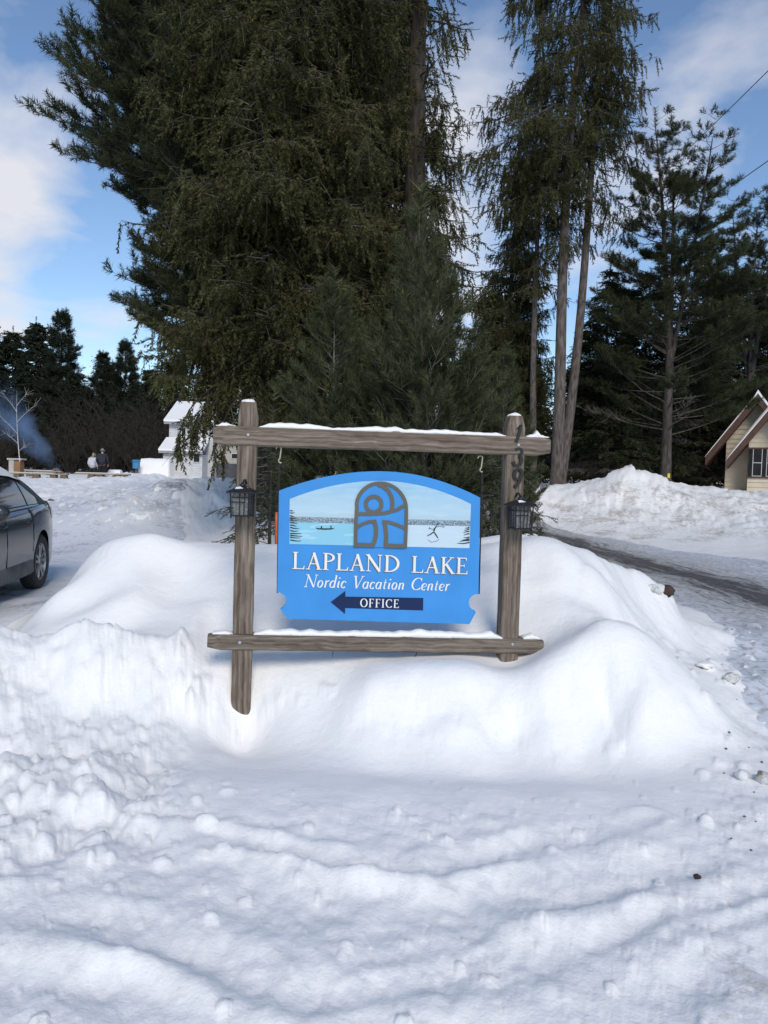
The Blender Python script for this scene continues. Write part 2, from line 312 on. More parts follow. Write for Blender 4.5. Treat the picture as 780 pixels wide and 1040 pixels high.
def height(x, y, detail=True):
    sh = np.shape(x); x = np.asarray(x, float).ravel(); y = np.asarray(y, float).ravel()
    r = np.hypot(x, y); px0 = 390+780*x/np.maximum(y, .3); zl = sm(345, 380, px0)*(1-sm(735, 765, px0))*np.exp(-((y-4.6)/.26)**2); zf = sm(210, 170, px0)*np.exp(-((y-4.6)/.6)**2); zm = sm(5.5, 6.1, y)*(1-sm(8, 9.5, r))
    zl = zl*detail; zf = zf*detail; zm = zm*detail
    ys_ = y+zl*(.26*PN(x*1.7+9, y*1.1+.5)+.05*PN(x*5.5, y*4+3))+zf*.30*PN.fbm(x*1.6, y*1.2, 2)+zm*.55*PN.fbm(x*.9+2, y*.9, 2); xs_ = x+zl*.14*PN2(x*2.5, y*2.5)+zf*.2*PN2(x*1.6, y*1.6)+zm*.35*PN2.fbm(x*.9, y*.9, 2)
    z = H0(xs_, ys_); th = np.degrees(np.arctan2(x, y)); px = 390+780*np.tan(np.clip(np.radians(th), -1.3, 1.3))
    if not detail: return z.reshape(sh)
    front = (np.abs(th) < 75)
    # broad softness
    z = z+.022*PN.fbm(x*1.5, y*1.5, 3)*sm(2.2, 5, r)
    # trodden foreground
    wx = x+.10*PN2(x*2.2, y*2.2); wy = y+.10*PN2(x*2.2+40, y*2.2)
    near = (r < 6)
    fz = np.zeros_like(z)
    xs, ys = wx[near], wy[near]
    for pts, wd, dep, rim in RUTS:
        P = smooth_line([gp(*p) for p in pts]); d = seg_dist(xs, ys, P)
        mod = np.clip(.48+1.4*PN(xs*1.3+wd*90, ys*1.6), 0, 1.0); fz[near] += mod*(dep*np.exp(-(d/(wd*.7))**2)+rim*np.exp(-((d-wd*1.15)/(wd*.45))**2)*(.4+1.2*np.clip(.5+PN(xs*4+7, ys*4), 0, 1)))
    z = z+fz
    rough = np.clip(1-sm(3.3, 4.0, r), 0, 1)*.55
    left = sm(215, 165, px)*(1-sm(5.15, 5.45, y))*sm(2.6, 3.6, y)
    shoulder = sm(700, 760, px)*sm(2.6, 3.4, r)*(1-sm(8, 10, r))*.5
    rough = np.maximum(np.maximum(rough, left), shoulder)
    n1 = PN.fbm(x*5.0, y*3.6, 4, .55); bil = np.abs(PN2.fbm(x*3.0, y*1.9, 3, .5))
    z = z+rough*(.030*n1+.050*(bil-.25))
    z = z+np.maximum(rough, .18*sm(4.3, 3.6, r))*(.007*PN.fbm(x*15, y*12, 3)+.004*np.abs(PN2.fbm(x*33, y*33, 2)))
    z = z+.030*PN2.fbm(x*.95+3, y*1.3, 2)*sm(5.2, 6, y)*(1-sm(9, 11, r))*sm(560, 520, px)
    # the broken ledge along the ploughed left face
    led = np.exp(-((y-(5.22+.10*PN(x*2.2, 3.3+x*.0)))/.09)**2)*sm(215, 150, px)*(px > -350); z = z+led*(.05+.05*PN2(x*4, y*4))
    # slab ends in the front lump
    lump = sm(350, 375, px)*(1-sm(735, 760, px))*np.exp(-((y-4.62)/.16)**2)
    md0 = sm(745, 700, px)*sm(560, 600, px)*sm(4.9, 5.1, y)*(1-sm(6.0, 7.5, y))
    xw = x+.06*PN(x*7, y*7); yw = y+.06*PN2(x*7, y*7)
    z = z+np.maximum(left*.38, lump*.22)*.072*facets(xw, yw, .23, 4)+np.maximum(left, lump*.25)*.022*facets(xw+3, yw, .085, 5)+rough*.014*facets(xw, yw+5, .11, 6)
    gx_ = x+.16*PN(x*2.6+1, y*2.6); gy_ = y+.16*PN2(x*2.6, y*2.6+5); z = z+np.maximum(lump, .8*md0)*(.045*np.clip(facets(gx_, gy_*.8, .62, 12), -.45, .4)-.012*np.clip(PN.fbm(x*9, y*9, 3), 0, 1))
    md = sm(5.2, 5.6, y)*(1-sm(8.5, 10, y))*(px > -100)*(px < 700); z = z+md*.05*facets(x+.18*PN(x*2, y*2), y+.18*PN2(x*2, y*2), .85, 7)*np.clip(z, 0, 1)
    z = z+lump*(.05*np.abs(PN2.fbm(x*2.0+5, y*3, 2))-.02+.014*PN.fbm(x*5, y*5, 2))
    # scraped streaks down the roadside face
    st = sm(570, 620, px)*(1-sm(745, 775, px))*sm(5.3, 6, y)*(1-sm(8.2, 9, y)); z = z+st*.018*PN.fbm((x*.9+y*.35)*9, (y*.9-x*.35)*1.2, 3)
    # far banks: ploughed lumps
    fb = sm(14, 16, r)*(1-sm(44, 60, r))*np.clip(z/.5, 0, 1)*front
    z = z+fb*(.16*facets(x+.25*PN(x*1.6, y*1.6), y+.25*PN2(x*1.6, y*1.6), .9, 8)*np.clip(z*1.2, .3, 1)+.05*facets(x, y+2, .38, 9)+.06*PN.fbm(x*.6, y*.6, 3, .5)+.05*(np.abs(PN2.fbm(x*1.5, y*1.5, 4, .6))-.25)+.05*PN.fbm(x*3.5, y*3.5, 3))
    pk = sm(8, 10, r)*(1-fb)*front*(1-sm(60, 80, r)); z = z+pk*.018*PN.fbm(x*1.6, y*1.6, 3)
    for cx, cy, rr, hh, a in CLODS:
        m = (np.abs(x-cx) < rr*1.6) & (np.abs(y-cy) < rr*1.6)
        if not m.any(): continue
        ux = x[m]-cx; uy = y[m]-cy; u = (ux*math.cos(a)+uy*math.sin(a)); v = (-ux*math.sin(a)+uy*math.cos(a))*1.35
        d2 = (u*u+v*v)/rr**2*(1+.5*PN(ux/rr*1.4+cx*9, uy/rr*1.4+cy*9)); z[m] += hh*np.clip(1-d2, 0, 1)**.6
    z = np.where(r > 150, z-(r-150)*.004, z)
    return z.reshape(sh)
def hz(x, y, detail=False): return float(height(np.array([x]), np.array([y]), detail)[0])
NR, r0, r1 = 900, .6, 700
rr = r0*(r1/r0)**(np.linspace(0, 1, NR))
tt = np.radians(np.concatenate([np.linspace(-180, -37, 60)[:-1], np.linspace(-37, 37, 800), np.linspace(37, 180, 60)[1:-1]]))
NT = len(tt); RR, TT = np.meshgrid(rr, tt, indexing='ij'); GX = (RR*np.sin(TT)).ravel(); GY = (RR*np.cos(TT)).ravel()
GZ = height(GX, GY)
i, j = np.meshgrid(np.arange(NR-1), np.arange(NT), indexing='ij'); j2 = (j+1) % NT
F = np.stack([i*NT+j, i*NT+j2, (i+1)*NT+j2, (i+1)*NT+j], -1).reshape(-1, 4)[:, ::-1]
V = np.stack([GX, GY, GZ], -1)
cap = np.stack([np.full(NT, len(V)), np.arange(NT), (np.arange(NT)+1) % NT, np.full(NT, len(V))], -1)
V = np.vstack([V, [[0, 0, 0]]])
g = mesh_np('snow_ground', V, F, M_SNOW, True); struct(g)
vx, vy = V[:,0], V[:,1]; vr = np.hypot(vx, vy); vpx = 390+780*vx/np.maximum(vy, .2)
dirt = (sm(18, 20, vy)*(1-sm(24.5, 26.5, vy))*sm(530, 560, vpx)*.9+sm(705, 760, vpx)*(1-sm(7.5, 9, vr))*(vy > 1)*.58+sm(560, 640, vpx)*(1-sm(740, 790, vpx))*sm(6, 6.6, vy)*(1-sm(9, 10, vy))*.35
        +sm(15, 16, vr)*(1-sm(19, 22, vr))*(1-sm(300, 340, vpx))*.30+np.exp(-((vx-.2)/.25)**2-((vy-4.5)/.12)**2)*.55+np.exp(-((vx-1.55)/.55)**2-((vy-4.55)/.16)**2)*.50+.10*(vr < 4))
g.data.attributes.new('dirt', 'FLOAT', 'POINT').data.foreach_set('value', np.clip(dirt, 0, 1).astype(np.float32))

# ------------------------------------------------------------------ road and drive: sheets that just clear the snow
def road_mat():
    m, t, b, out = newmat('slushy_road')
    tc = N(t, 'ShaderNodeTexCoord'); uv = N(t, 'ShaderNodeUVMap'); sp = N(t, 'ShaderNodeSeparateXYZ'); L(t, uv.outputs[0], sp.inputs[0])
    mp = N(t, 'ShaderNodeMapping'); L(t, uv.outputs[0], mp.inputs[0]); mp.inputs['Scale'].default_value = (7, .5, 1)
    n = N(t, 'ShaderNodeTexNoise'); L(t, mp.outputs[0], n.inputs['Vector']); n.inputs['Scale'].default_value = 1; n.inputs['Detail'].default_value = 8; n.inputs['Roughness'].default_value = .65
    n2 = N(t, 'ShaderNodeTexNoise'); L(t, tc.outputs['Object'], n2.inputs['Vector']); n2.inputs['Scale'].default_value = 9; n2.inputs['Detail'].default_value = 8; n2.inputs['Roughness'].default_value = .75
    # bare wet wheel track: u (metres from the track's middle) under 0.9
    ab = N(t, 'ShaderNodeMath', operation='ABSOLUTE'); L(t, sp.outputs[0], ab.inputs[0])
    a1 = N(t, 'ShaderNodeMath', operation='MULTIPLY_ADD'); L(t, n.outputs['Fac'], a1.inputs[0]); a1.inputs[1].default_value = 2.6; L(t, ab.outputs[0], a1.inputs[2])
    a2 = N(t, 'ShaderNodeMath', operation='MULTIPLY_ADD'); L(t, n2.outputs['Fac'], a2.inputs[0]); a2.inputs[1].default_value = 1.5; L(t, a1.outputs[0], a2.inputs[2])
    r = N(t, 'ShaderNodeValToRGB'); mr = N(t, 'ShaderNodeMapRange'); L(t, a2.outputs[0], mr.inputs[0]); mr.inputs[1].default_value = 1.55; mr.inputs[2].default_value = 4.6; L(t, mr.outputs[0], r.inputs[0])
    e = r.color_ramp.elements; e[0].position = .22; e[0].color = (.105,.098,.09,1); e[1].position = .85; e[1].color = (.70,.72,.76,1)
    for p, c in ((.27,(.15,.14,.13,1)),(.33,(.33,.315,.30,1)),(.43,(.53,.52,.51,1))): q = e.new(p); q.color = c
    gr = N(t, 'ShaderNodeTexNoise'); L(t, tc.outputs['Object'], gr.inputs['Vector']); gr.inputs['Scale'].default_value = 13; gr.inputs['Detail'].default_value = 4
    gm = N(t, 'ShaderNodeValToRGB'); L(t, gr.outputs['Fac'], gm.inputs[0]); gm.color_ramp.elements[0].position = .36; gm.color_ramp.elements[0].color = (.5,.46,.42,1); gm.color_ramp.elements[1].position = .5; gm.color_ramp.elements[1].color = (1,1,1,1)
    mm = N(t, 'ShaderNodeMixRGB', blend_type='MULTIPLY'); mm.inputs[0].default_value = .75; L(t, r.outputs[0], mm.inputs[1]); L(t, gm.outputs[0], mm.inputs[2])
    L(t, mm.outputs[0], b.inputs['Base Color']); b.inputs['Roughness'].default_value = .5; b.inputs['Specular IOR Level'].default_value = .4
    bp = N(t, 'ShaderNodeBump'); bp.inputs['Strength'].default_value = .6; bp.inputs['Distance'].default_value = .03; L(t, n2.outputs['Fac'], bp.inputs['Height']); L(t, bp.outputs[0], b.inputs['Normal'])
    return m
def strip(name, ys, xl, xr, xc, mat, nu=90, lift=.012):
    ys = np.asarray(ys); u = np.linspace(0, 1, nu)
    X = xl(ys)[:,None]*(1-u)+xr(ys)[:,None]*u; Y = np.repeat(ys[:,None], nu, 1)
    edge = np.minimum(u, 1-u); base = height(X, Y, True)
    Z = base+lift-(.03*np.exp(-(edge/.03)**2))[None,:]+.010*PN.fbm(X*3, Y*1.0, 2)*np.clip(edge*20, 0, 1)
    n = len(ys); a, b2 = np.meshgrid(np.arange(n-1), np.arange(nu-1), indexing='ij')
    F = np.stack([a*nu+b2, a*nu+b2+1, (a+1)*nu+b2+1, (a+1)*nu+b2], -1).reshape(-1, 4)
    o = mesh_np(name, np.stack([X, Y, Z], -1).reshape(-1, 3), F, mat, True); struct(o)
    ul = o.data.uv_layers.new(name='UVMap'); UV = np.stack([X-xc(ys)[:,None], Y], -1).reshape(-1, 2)[F.ravel()].astype(np.float32)
    ul.data.foreach_set('uv', UV.ravel()); return o
ip = lambda ks, vs: (lambda y: np.interp(y, ks, vs)+.08*np.sin(y*1.7)+.05*np.sin(y*4.1+1))
M_ROAD = road_mat()
YS = 2.0*(40/2.0)**np.linspace(0, 1, 420)
strip('road', YS, ip([2,4.2,5.5,7,8.5,10.2,13,16,20,23,26,40],[2.3,2.15,2.55,3.15,3.65,3.8,3.9,3.9,3.8,3.2,2.4,0]), ip([2,6,10,14,17,19.8,21.5,23.5,26,40],[9.5,8.6,8.2,7.9,7.3,6.2,5.4,4.6,3.8,2]), ip([2,8,10.9,13,16,20,23,26,40],[6.3,5.7,5.35,5.1,4.8,4.5,3.9,3.2,1]), M_ROAD)
M_DRIVE = snow_mat('packed_snow', tint=(.70,.71,.74), dirt=(.22,.20,.185), dirtlo=.52, bumpd=.03, scale=9, dscale=.9)
YS2 = 3.0*(22/3.0)**np.linspace(0, 1, 200)
strip('driveway', YS2, ip([3,22],[-9.5,-9.5]), ip([3,5,6.5,9,14,22],[-4.9,-4.4,-3.4,-3.2,-3.6,-5.5]), ip([3,22],[-6,-6]), M_DRIVE)

# ------------------------------------------------------------------ trees
def _norm(a): return a/np.maximum(np.linalg.norm(a, axis=-1, keepdims=True), 1e-9)
class Acc:                                  # gathers triangles
    def __init__(s): s.V = []; s.F = []; s.n = 0
    def put(s, V, F): s.V.append(V.reshape(-1, 3)); s.F.append(F.reshape(-1, 3)+s.n); s.n += V.reshape(-1, 3).shape[0]
    def inst(s, tv, tf, P, X, ln, th, up=None, rng=None):
        n = len(P)
        if n == 0: return
        X = _norm(X); ref = rng.normal(size=(n, 3)) if up is None else np.broadcast_to(np.array(up, float), (n, 3))+rng.normal(size=(n, 3))*.15
        Yv = _norm(np.cross(ref, X)); Zv = np.cross(X, Yv); ln = np.broadcast_to(ln, (n,)); th = np.broadcast_to(th, (n,))
        W = P[:,None,:]+X[:,None,:]*(tv[None,:,0]*ln[:,None])[...,None]+Yv[:,None,:]*(tv[None,:,1]*th[:,None])[...,None]+Zv[:,None,:]*(tv[None,:,2]*th[:,None])[...,None]
        F = tf[None]+(np.arange(n)*len(tv))[:,None,None]; s.put(W, F)
    def tube(s, pts, rad, n=6):
        pts = np.asarray(pts, float); k = len(pts); T = _norm(np.gradient(pts, axis=0)); ref = np.array([0,0,1.]) if abs(T[0,2]) < .9 else np.array([1.,0,0])
        A = _norm(np.cross(T, ref)); B = np.cross(A, T); q = np.linspace(0, 2*np.pi, n, endpoint=False)
        V = pts[:,None,:]+(A[:,None,:]*np.cos(q)[None,:,None]+B[:,None,:]*np.sin(q)[None,:,None])*np.asarray(rad)[:,None,None]
        i, j = np.meshgrid(np.arange(k-1), np.arange(n), indexing='ij'); j2 = (j+1) % n
        a, b, c, d = i*n+j, i*n+j2, (i+1)*n+j2, (i+1)*n+j
        s.put(V, np.concatenate([np.stack([a,b,c], -1).reshape(-1,3), np.stack([a,c,d], -1).reshape(-1,3)]))
    def mesh(s, name, mat, smooth=False): return mesh_np(name, np.concatenate(s.V), np.concatenate(s.F), mat, smooth, link=False)
q3 = np.array([0, 2.1, 4.2])
STICK = (np.concatenate([np.stack([np.zeros(3), np.cos(q3), np.sin(q3)], -1), np.stack([np.ones(3)*.5, np.cos(q3)*.8, np.sin(q3)*.8+.4], -1), np.stack([np.ones(3), np.cos(q3)*.4, np.sin(q3)*.4], -1)]),
         np.array([t for a in (0, 3) for k in range(3) for t in ((a+k, a+(k+1) % 3, a+3+(k+1) % 3), (a+k, a+3+(k+1) % 3, a+3+k))]))
def needle_twig(seed, n, length, wid, fwd, flat=False, t0=0, droop=0, side=0):
    r = np.random.default_rng(seed); V = []
    for i in range(n):
        t = t0+(1-t0)*(i+r.random())/n; a = r.random()*2*np.pi
        if flat: a = (0 if r.random() < .5 else np.pi)+r.normal()*.45
        d = np.array([fwd, math.cos(a), math.sin(a)]); d /= np.linalg.norm(d); l = length*r.uniform(.6, 1.25)*(1.1-.5*t)
        p = np.array([t, 0, -droop*t*t]); b = np.cross(d, r.normal(size=3)); b /= np.linalg.norm(b)
        V += [p-b*wid/2, p+b*wid/2, p+d*l]
    return np.array(V), np.arange(3*n).reshape(-1, 3)
# templates have length 1 along x; widths are in the same unit
T_HANG = [needle_twig(s, 36, .19, .060, .9) for s in (1, 2, 3)]
T_TUFT = [needle_twig(s, 28, .70, .060, .75, t0=.10) for s in (4, 5, 6)]
T_LONG = [needle_twig(s, 54, .42, .030, 1.2, t0=.15) for s in (7, 8, 9)]
T_FLAT = [needle_twig(s, 28, .28, .075, .9, flat=True) for s in (10, 11, 12)]
T_FARF = [needle_twig(s, 14, .42, .17, .8, flat=True) for s in (13, 14, 15)]
def conifer(kind, H, zb, Lf, seed, r_base=.25, step=.45, per=5, e0=(0, .3), curve=0.0, sec=.17, lens=1.0, dead=None, T=None, tl=.35, tth=None, sp=.13, stems=1, lean=0, sec_ang=58, hang=.45, fol_from=.15, sector=None, thin_top=None, extra=()):
    rng = np.random.default_rng(seed); wood, fol, tw = Acc(), Acc(), Acc(); tth = tth or tl
    tz = np.linspace(-.6, H, 22)
    bend = np.stack([.10*np.sin(tz*.35+seed), .10*np.cos(tz*.28+seed*2)], -1)
    def ctr(z, st=0):
        a = st*2.4+seed; sprd = max(0, z-H*.33)*.13 if stems > 1 else 0
        return np.array([np.interp(z, tz, bend[:,0])+lean*z+math.cos(a)*sprd*(st > 0 or stems > 2), np.interp(z, tz, bend[:,1])+math.sin(a)*sprd*.5, z])
    for st in range(stems):
        z0 = -.6 if st == 0 else H*.33
        zz = np.linspace(z0, H*(1-.06*st), 22); rad = r_base*(1-zz/H*.94).clip(.03)*(1.0 if st == 0 else .7); rad[0] *= 1.25 if st == 0 else 1
        wood.tube([ctr(z, st) for z in zz], rad, 10)
    def limb(z, phi, Ln, ang_=None):
        zl = z+rng.uniform(-.5, .5)*step; st = int(rng.integers(stems)) if z > H*.36 else 0
        e = rng.uniform(*e0) if ang_ is None else 0; t = np.linspace(0, 1, 9); ang = e+curve*t*(1 if callable(curve) is False else 1)+rng.normal()*.08
        if kind == 'norway': ang = e+(-.75*np.sin(t*2.6)+.55*t*t)*min(1, Ln/2.2)
        if ang_ is not None: ang = np.interp(t, (0, 1), ang_)
        hx = np.cumsum(np.cos(ang))/9*Ln; vz = np.cumsum(np.sin(ang))/9*Ln; wob = np.cumsum(rng.normal(size=9))*.02*Ln
        o = ctr(zl, st); cph, sph = math.cos(phi), math.sin(phi)
        P = np.stack([o[0]+cph*hx-sph*wob, o[1]+sph*hx+cph*wob, o[2]+vz], -1); P = np.vstack([o[None], P]); tt_ = np.linspace(0, 1, 10)
        wood.tube(P, np.maximum(.004, r_base*.11*min(1.3, Ln/2.5+.25)*(1-tt_*.9)), 5)
        ns = max(3, int(Ln/sec))
        ts = np.sort(rng.uniform(fol_from, 1, ns)); sgn = np.where(np.arange(ns) % 2 == 0, 1, -1)
        B = np.stack([np.interp(ts, tt_, P[:,c]) for c in range(3)], -1); D = _norm(np.stack([np.interp(ts, tt_[:-1], np.diff(P[:,c])) for c in range(3)], -1))
        a = np.radians(rng.normal(sec_ang, 12, ns))*sgn; Dh = np.stack([D[:,0]*np.cos(a)-D[:,1]*np.sin(a), D[:,0]*np.sin(a)+D[:,1]*np.cos(a), D[:,2]+rng.normal(size=ns)*.12], -1)
        if kind in ('norway', 'fir'): Dh[:,2] -= .22
        if kind == 'pine': Dh[:,2] += .12
        ls = np.minimum(1.25, .42*(1-ts)*Ln+.22*min(1, Ln))*rng.uniform(.55, 1.1, ns)*lens
        isdead = dead is not None and z < dead and rng.random() < .75
        (tw if kind != 'young' else wood).inst(*STICK, B, Dh, ls, .006 if not isdead else .009, rng=rng)
        if isdead:
            k_ = np.repeat(np.arange(ns), 3); uu = rng.random(len(k_)); tw.inst(*STICK, B[k_]+_norm(Dh)[k_]*(uu*ls[k_])[:,None], Dh[k_]+rng.normal(size=(len(k_), 3))*.6, ls[k_]*.45, .006, rng=rng); return
        # foliage carriers: points along secondaries plus the limb's own tip
        cnt = np.maximum(2, (ls/sp).astype(int)); idx = np.repeat(np.arange(ns), cnt); u = rng.random(len(idx))*.95+.08
        Q = B[idx]+_norm(Dh)[idx]*(u*ls[idx])[:,None]; Q[:,2] -= .10*(u*ls[idx])**2
        dr = _norm(Dh)[idx]
        if kind == 'norway':
            X = np.stack([dr[:,0]*.35+rng.normal(size=len(idx))*.16, dr[:,1]*.35+rng.normal(size=len(idx))*.16, -np.ones(len(idx))+.9*(rng.random(len(idx)) < .22)], -1); ll = tl*rng.uniform(.5, 1.45, len(idx))*hang/.45
        elif kind == 'pine': X = dr+np.array([0, 0, .30])+rng.normal(size=dr.shape)*.30; ll = tl*rng.uniform(.7, 1.25, len(idx))
        elif kind == 'young': X = D[idx]*.7+dr*.45+np.array([0, 0, .45])+rng.normal(size=dr.shape)*.22; ll = tl*rng.uniform(.7, 1.3, len(idx))
        else: X = dr*.7+D[idx]*.5+np.array([0, 0, -.15])+rng.normal(size=dr.shape)*.22; ll = tl*rng.uniform(.6, 1.3, len(idx))
        if kind == 'norway':
            bs = rng.random(len(idx)) < .10; tw.inst(*STICK, Q[bs], X[bs]+rng.normal(size=(bs.sum(), 3))*.35, ll[bs]*1.1, .0045, rng=rng)
        tmp = T or {'norway': T_HANG, 'pine': T_TUFT, 'young': T_LONG, 'fir': T_FLAT}[kind]
        for m, (tv, tf) in enumerate(tmp):
            s = np.arange(len(idx)) % len(tmp) == m
            fol.inst(tv, tf, Q[s], X[s], ll[s], ll[s]*(tth/tl), up=(0,0,1) if kind == 'fir' else None, rng=rng)
    z = zb
    while z < H*.985:
        full = (thin_top is None) or z < thin_top
        for k in range(per if full else max(2, per//2)):
            phi = rng.random()*2*np.pi if sector is None or rng.random() > sector[2] else rng.uniform(sector[0], sector[1])
            Ln = Lf(z/H, phi)*rng.uniform(.72, 1.15)
            if Ln < .12: continue
            limb(z, phi, Ln)
        z += step*rng.uniform(.7, 1.3)*(1-.45*z/H)
    for ex in extra: limb(*ex)
    # leader
    tp = np.array([ctr(H-.25*i, 0) for i in range(3)]); tv, tf = (T or T_TUFT)[0]
    fol.inst(tv, tf, tp, np.array([[.05,.02,1.]]*3), min(.4, tl*1.4), min(.4, tl*1.4), rng=rng)
    return wood, fol, tw
def tree_meshes(name, bark, needles, **k):
    wd, fo, tw = conifer(**k); return wd.mesh(name+'_trunk', bark, True), fo.mesh(name+'_crown', needles), (tw.mesh(name+'_branchwork', M_TWIG) if tw.n else None)
def tree(name, meshes, label, cat, X, Y, rot=0, s=1.0, group=None, lean=(0,0), dz=0):
    t = thing(name, label, cat, (X, Y, hz(X, Y)+dz), (R(lean[0]), R(lean[1]), R(rot)), group); t.scale = (s, s, s)
    for nm, me in zip(('trunk', 'crown', 'branchwork'), meshes):
        if me is None: continue
        o = bpy.data.objects.new(nm, me); C.objects.link(o); o.parent = t
    return t
PX = lambda px, D: (px-390)/780*D
import time as _t; _t0 = _t.time()
taper = lambda L, p=.9, lo=.25: (lambda u, phi: L*min(1, (1-u)**p*1.25)*(lo+(1-lo)*min(1, u/.12+.4)))
# the big Norway spruces over the sign
NOR_A = tree_meshes('norway_spruce', M_BARK3, M_SPRUCE, kind='norway', H=19, zb=2.9, Lf=lambda u, phi: (3.1*min(1, (1-u)**.8*1.25)*(.80 if u < .33 else 1) if u > .205 else (1.5 if math.cos(phi) > .1 else 0)), seed=21, r_base=.24, step=.36, per=7, e0=(-.02, .38), sec=.12, sp=.095, tl=.40, thin_top=11.5, extra=((3.3, 3.94, 2.5, (-.1, -1.25)), (3.4, 3.50, 2.8, (.0, -1.25)), (3.6, 3.30, 2.4, (-.1, -1.2))))
NOR_B = tree_meshes('tall_spruce', M_BARK, M_SPRUCE, kind='norway', H=24, zb=7.4, Lf=lambda u, phi: (2.9-.9*math.cos(phi))*min(1, (1-u)*1.9)*(.35+.65*min(1, (u-.3)/.14))*(.62+.5*abs(math.sin(phi*2.3+u*31))), seed=8, r_base=.19, step=.46, per=5, e0=(-.1, .3), sec=.15, sp=.115, tl=.40)
NOR_C = tree_meshes('bare_stem_spruce', M_BARK3, M_SPRUCE, kind='norway', H=20, zb=3.4, Lf=lambda u, phi: (1.05+.45*max(0, math.cos(phi-.2)))*min(1, (1-u)*1.7), seed=14, r_base=.33, step=.50, per=5, e0=(0, .3), sec=.15, sp=.12, tl=.40)
NOR_D = tree_meshes('pale_stem_spruce', M_BARK, M_SPRUCE, kind='norway', H=23, zb=9.4, Lf=lambda u, phi: (1.7+.35*math.cos(phi))*min(1, (1-u)*1.9)*(.45+.7*abs(math.sin(phi*1.7+u*40))), seed=19, r_base=.17, step=.55, per=4, e0=(-.15, .3), sec=.15, sp=.12, tl=.40)
PINE_L = tree_meshes('white_pine', M_BARK3, M_PINE, kind='pine', H=20, zb=2.6, Lf=lambda u, phi: (3.0+1.7*max(0, math.cos(phi-math.pi))*(.55+.55*abs(math.sin(u*37))))*min(1, (1-u)*1.7)*(.55+.45*min(1, max(0, u-.1)/.25)), seed=33, r_base=.30, step=.42, per=7, e0=(.08, .42), curve=.25, sec=.115, sp=.085, tl=.24, sec_ang=42, fol_from=.15, sector=(2.5, 3.8, .4), thin_top=13.5)
PINE_R = tree_meshes('multi_stem_pine', M_BARK2, M_PINE, kind='pine', H=15, zb=2.3, Lf=lambda u, phi: 3.7*min(1, (1-u)*1.45+.10)*(.7+.3*min(1, u/.2)), seed=41, r_base=.24, step=.50, per=5, e0=(.0, .45), curve=.22, sec=.13, sp=.105, tl=.30, sec_ang=42, fol_from=.44, stems=3, dead=2.6)
PINE_Y = tree_meshes('young_pine', plain('young_bark', (.20,.18,.15), (.10,.09,.07), .9, 9, bump=.4), M_YOUNG, kind='young', H=5.2, zb=.5, Lf=lambda u, phi: 1.35*min(1, (1-u)*1.25+.05), seed=52, r_base=.05, step=.30, per=6, e0=(.25, .7), curve=.35, sec=.12, sp=.070, tl=.27, sec_ang=42, fol_from=.12)
FIR_S = tree_meshes('hemlock_sapling', M_BARK2, M_YOUNG, kind='fir', H=2.3, zb=.1, Lf=lambda u, phi: .85*min(1, (1-u)*1.2), seed=61, r_base=.03, step=.17, per=6, e0=(.0, .4), curve=-.5, sec=.085, sp=.07, tl=.13)
DARK_A = tree_meshes('dark_spruce', M_BARK2, M_DARK, kind='fir', H=11.5, zb=.5, Lf=taper(2.7, .9, .8), seed=71, r_base=.15, step=.30, per=7, e0=(-.1, .3), curve=-.25, sec=.16, sp=.14, tl=.42, dead=1.8)
DARK_B = tree_meshes('dark_hemlock', M_BARK2, M_DARK, kind='fir', H=9.5, zb=1.0, Lf=taper(2.6, .7, .8), seed=72, r_base=.13, step=.32, per=7, e0=(-.05, .4), curve=-.45, sec=.15, sp=.15, tl=.44, dead=4.2)
FAR_A = tree_meshes('far_spruce', M_BARK2, M_FAR, kind='fir', H=13, zb=.8, Lf=taper(2.8, .95, .8), seed=81, r_base=.14, step=.36, per=7, e0=(.0, .35), curve=-.15, sec=.20, sp=.20, tl=.70, T=T_FARF)
FAR_B = tree_meshes('far_pine', M_BARK2, M_FAR, kind='pine', H=13.5, zb=2.0, Lf=lambda u, phi: 3.1*min(1, (1-u)*1.3+.02)*(.6+.4*min(1, u/.3)), seed=83, r_base=.16, step=.50, per=6, e0=(.0, .35), curve=.25, sec=.17, sp=.16, tl=.55, sec_ang=42, fol_from=.2)
print('trees', round(_t.time()-_t0, 1), [len(m[1].polygons) for m in (NOR_A, NOR_B, NOR_C, PINE_L, PINE_R, PINE_Y, FIR_S, DARK_A, DARK_B, FAR_A, FAR_B)])

tree('white_pine', PINE_L, 'tall feathery white pine with long limbs reaching left over the sky', 'tree', PX(268, 17.5), 17.5, 0, 1.0)
tree('norway_spruce', NOR_A, 'massive olive spruce hung with drooping twigs, behind the left post of the sign', 'tree', PX(288, 14.5), 14.5, 20, 1.0)
tree('norway_spruce', NOR_C, 'spruce with a thick bare stem showing high above the middle of the sign', 'tree', PX(416, 16), 16, 0, 1.0)
tree('norway_spruce', NOR_A, 'broad olive spruce between the bare-stemmed spruce and the long-limbed pine', 'tree', PX(360, 19), 19, 140, .95)
tree('young_pine', PINE_Y, 'young pale green pine with a slim pale stem right behind the sign panel', 'tree', PX(421, 10.2), 10.2, 40, 1.0, dz=-.2)
tree('young_pine', PINE_Y, 'young bushy pine behind the right post at the foot of the tall spruces', 'tree', PX(508, 14), 14, 200, .72)
tree('young_pine', PINE_Y, 'young pine filling the gap behind the left half of the sign panel', 'tree', PX(335, 10.8), 10.8, 120, .8)
tree('hemlock_sapling', FIR_S, 'small evergreen sapling beside the left edge of the blue panel', 'sapling', PX(284, 8.6), 8.6, 0, .95)
tree('hemlock_sapling', FIR_S, 'small evergreen sapling between the blue panel and the numbered post', 'sapling', PX(497, 8.8), 8.8, 130, .95)
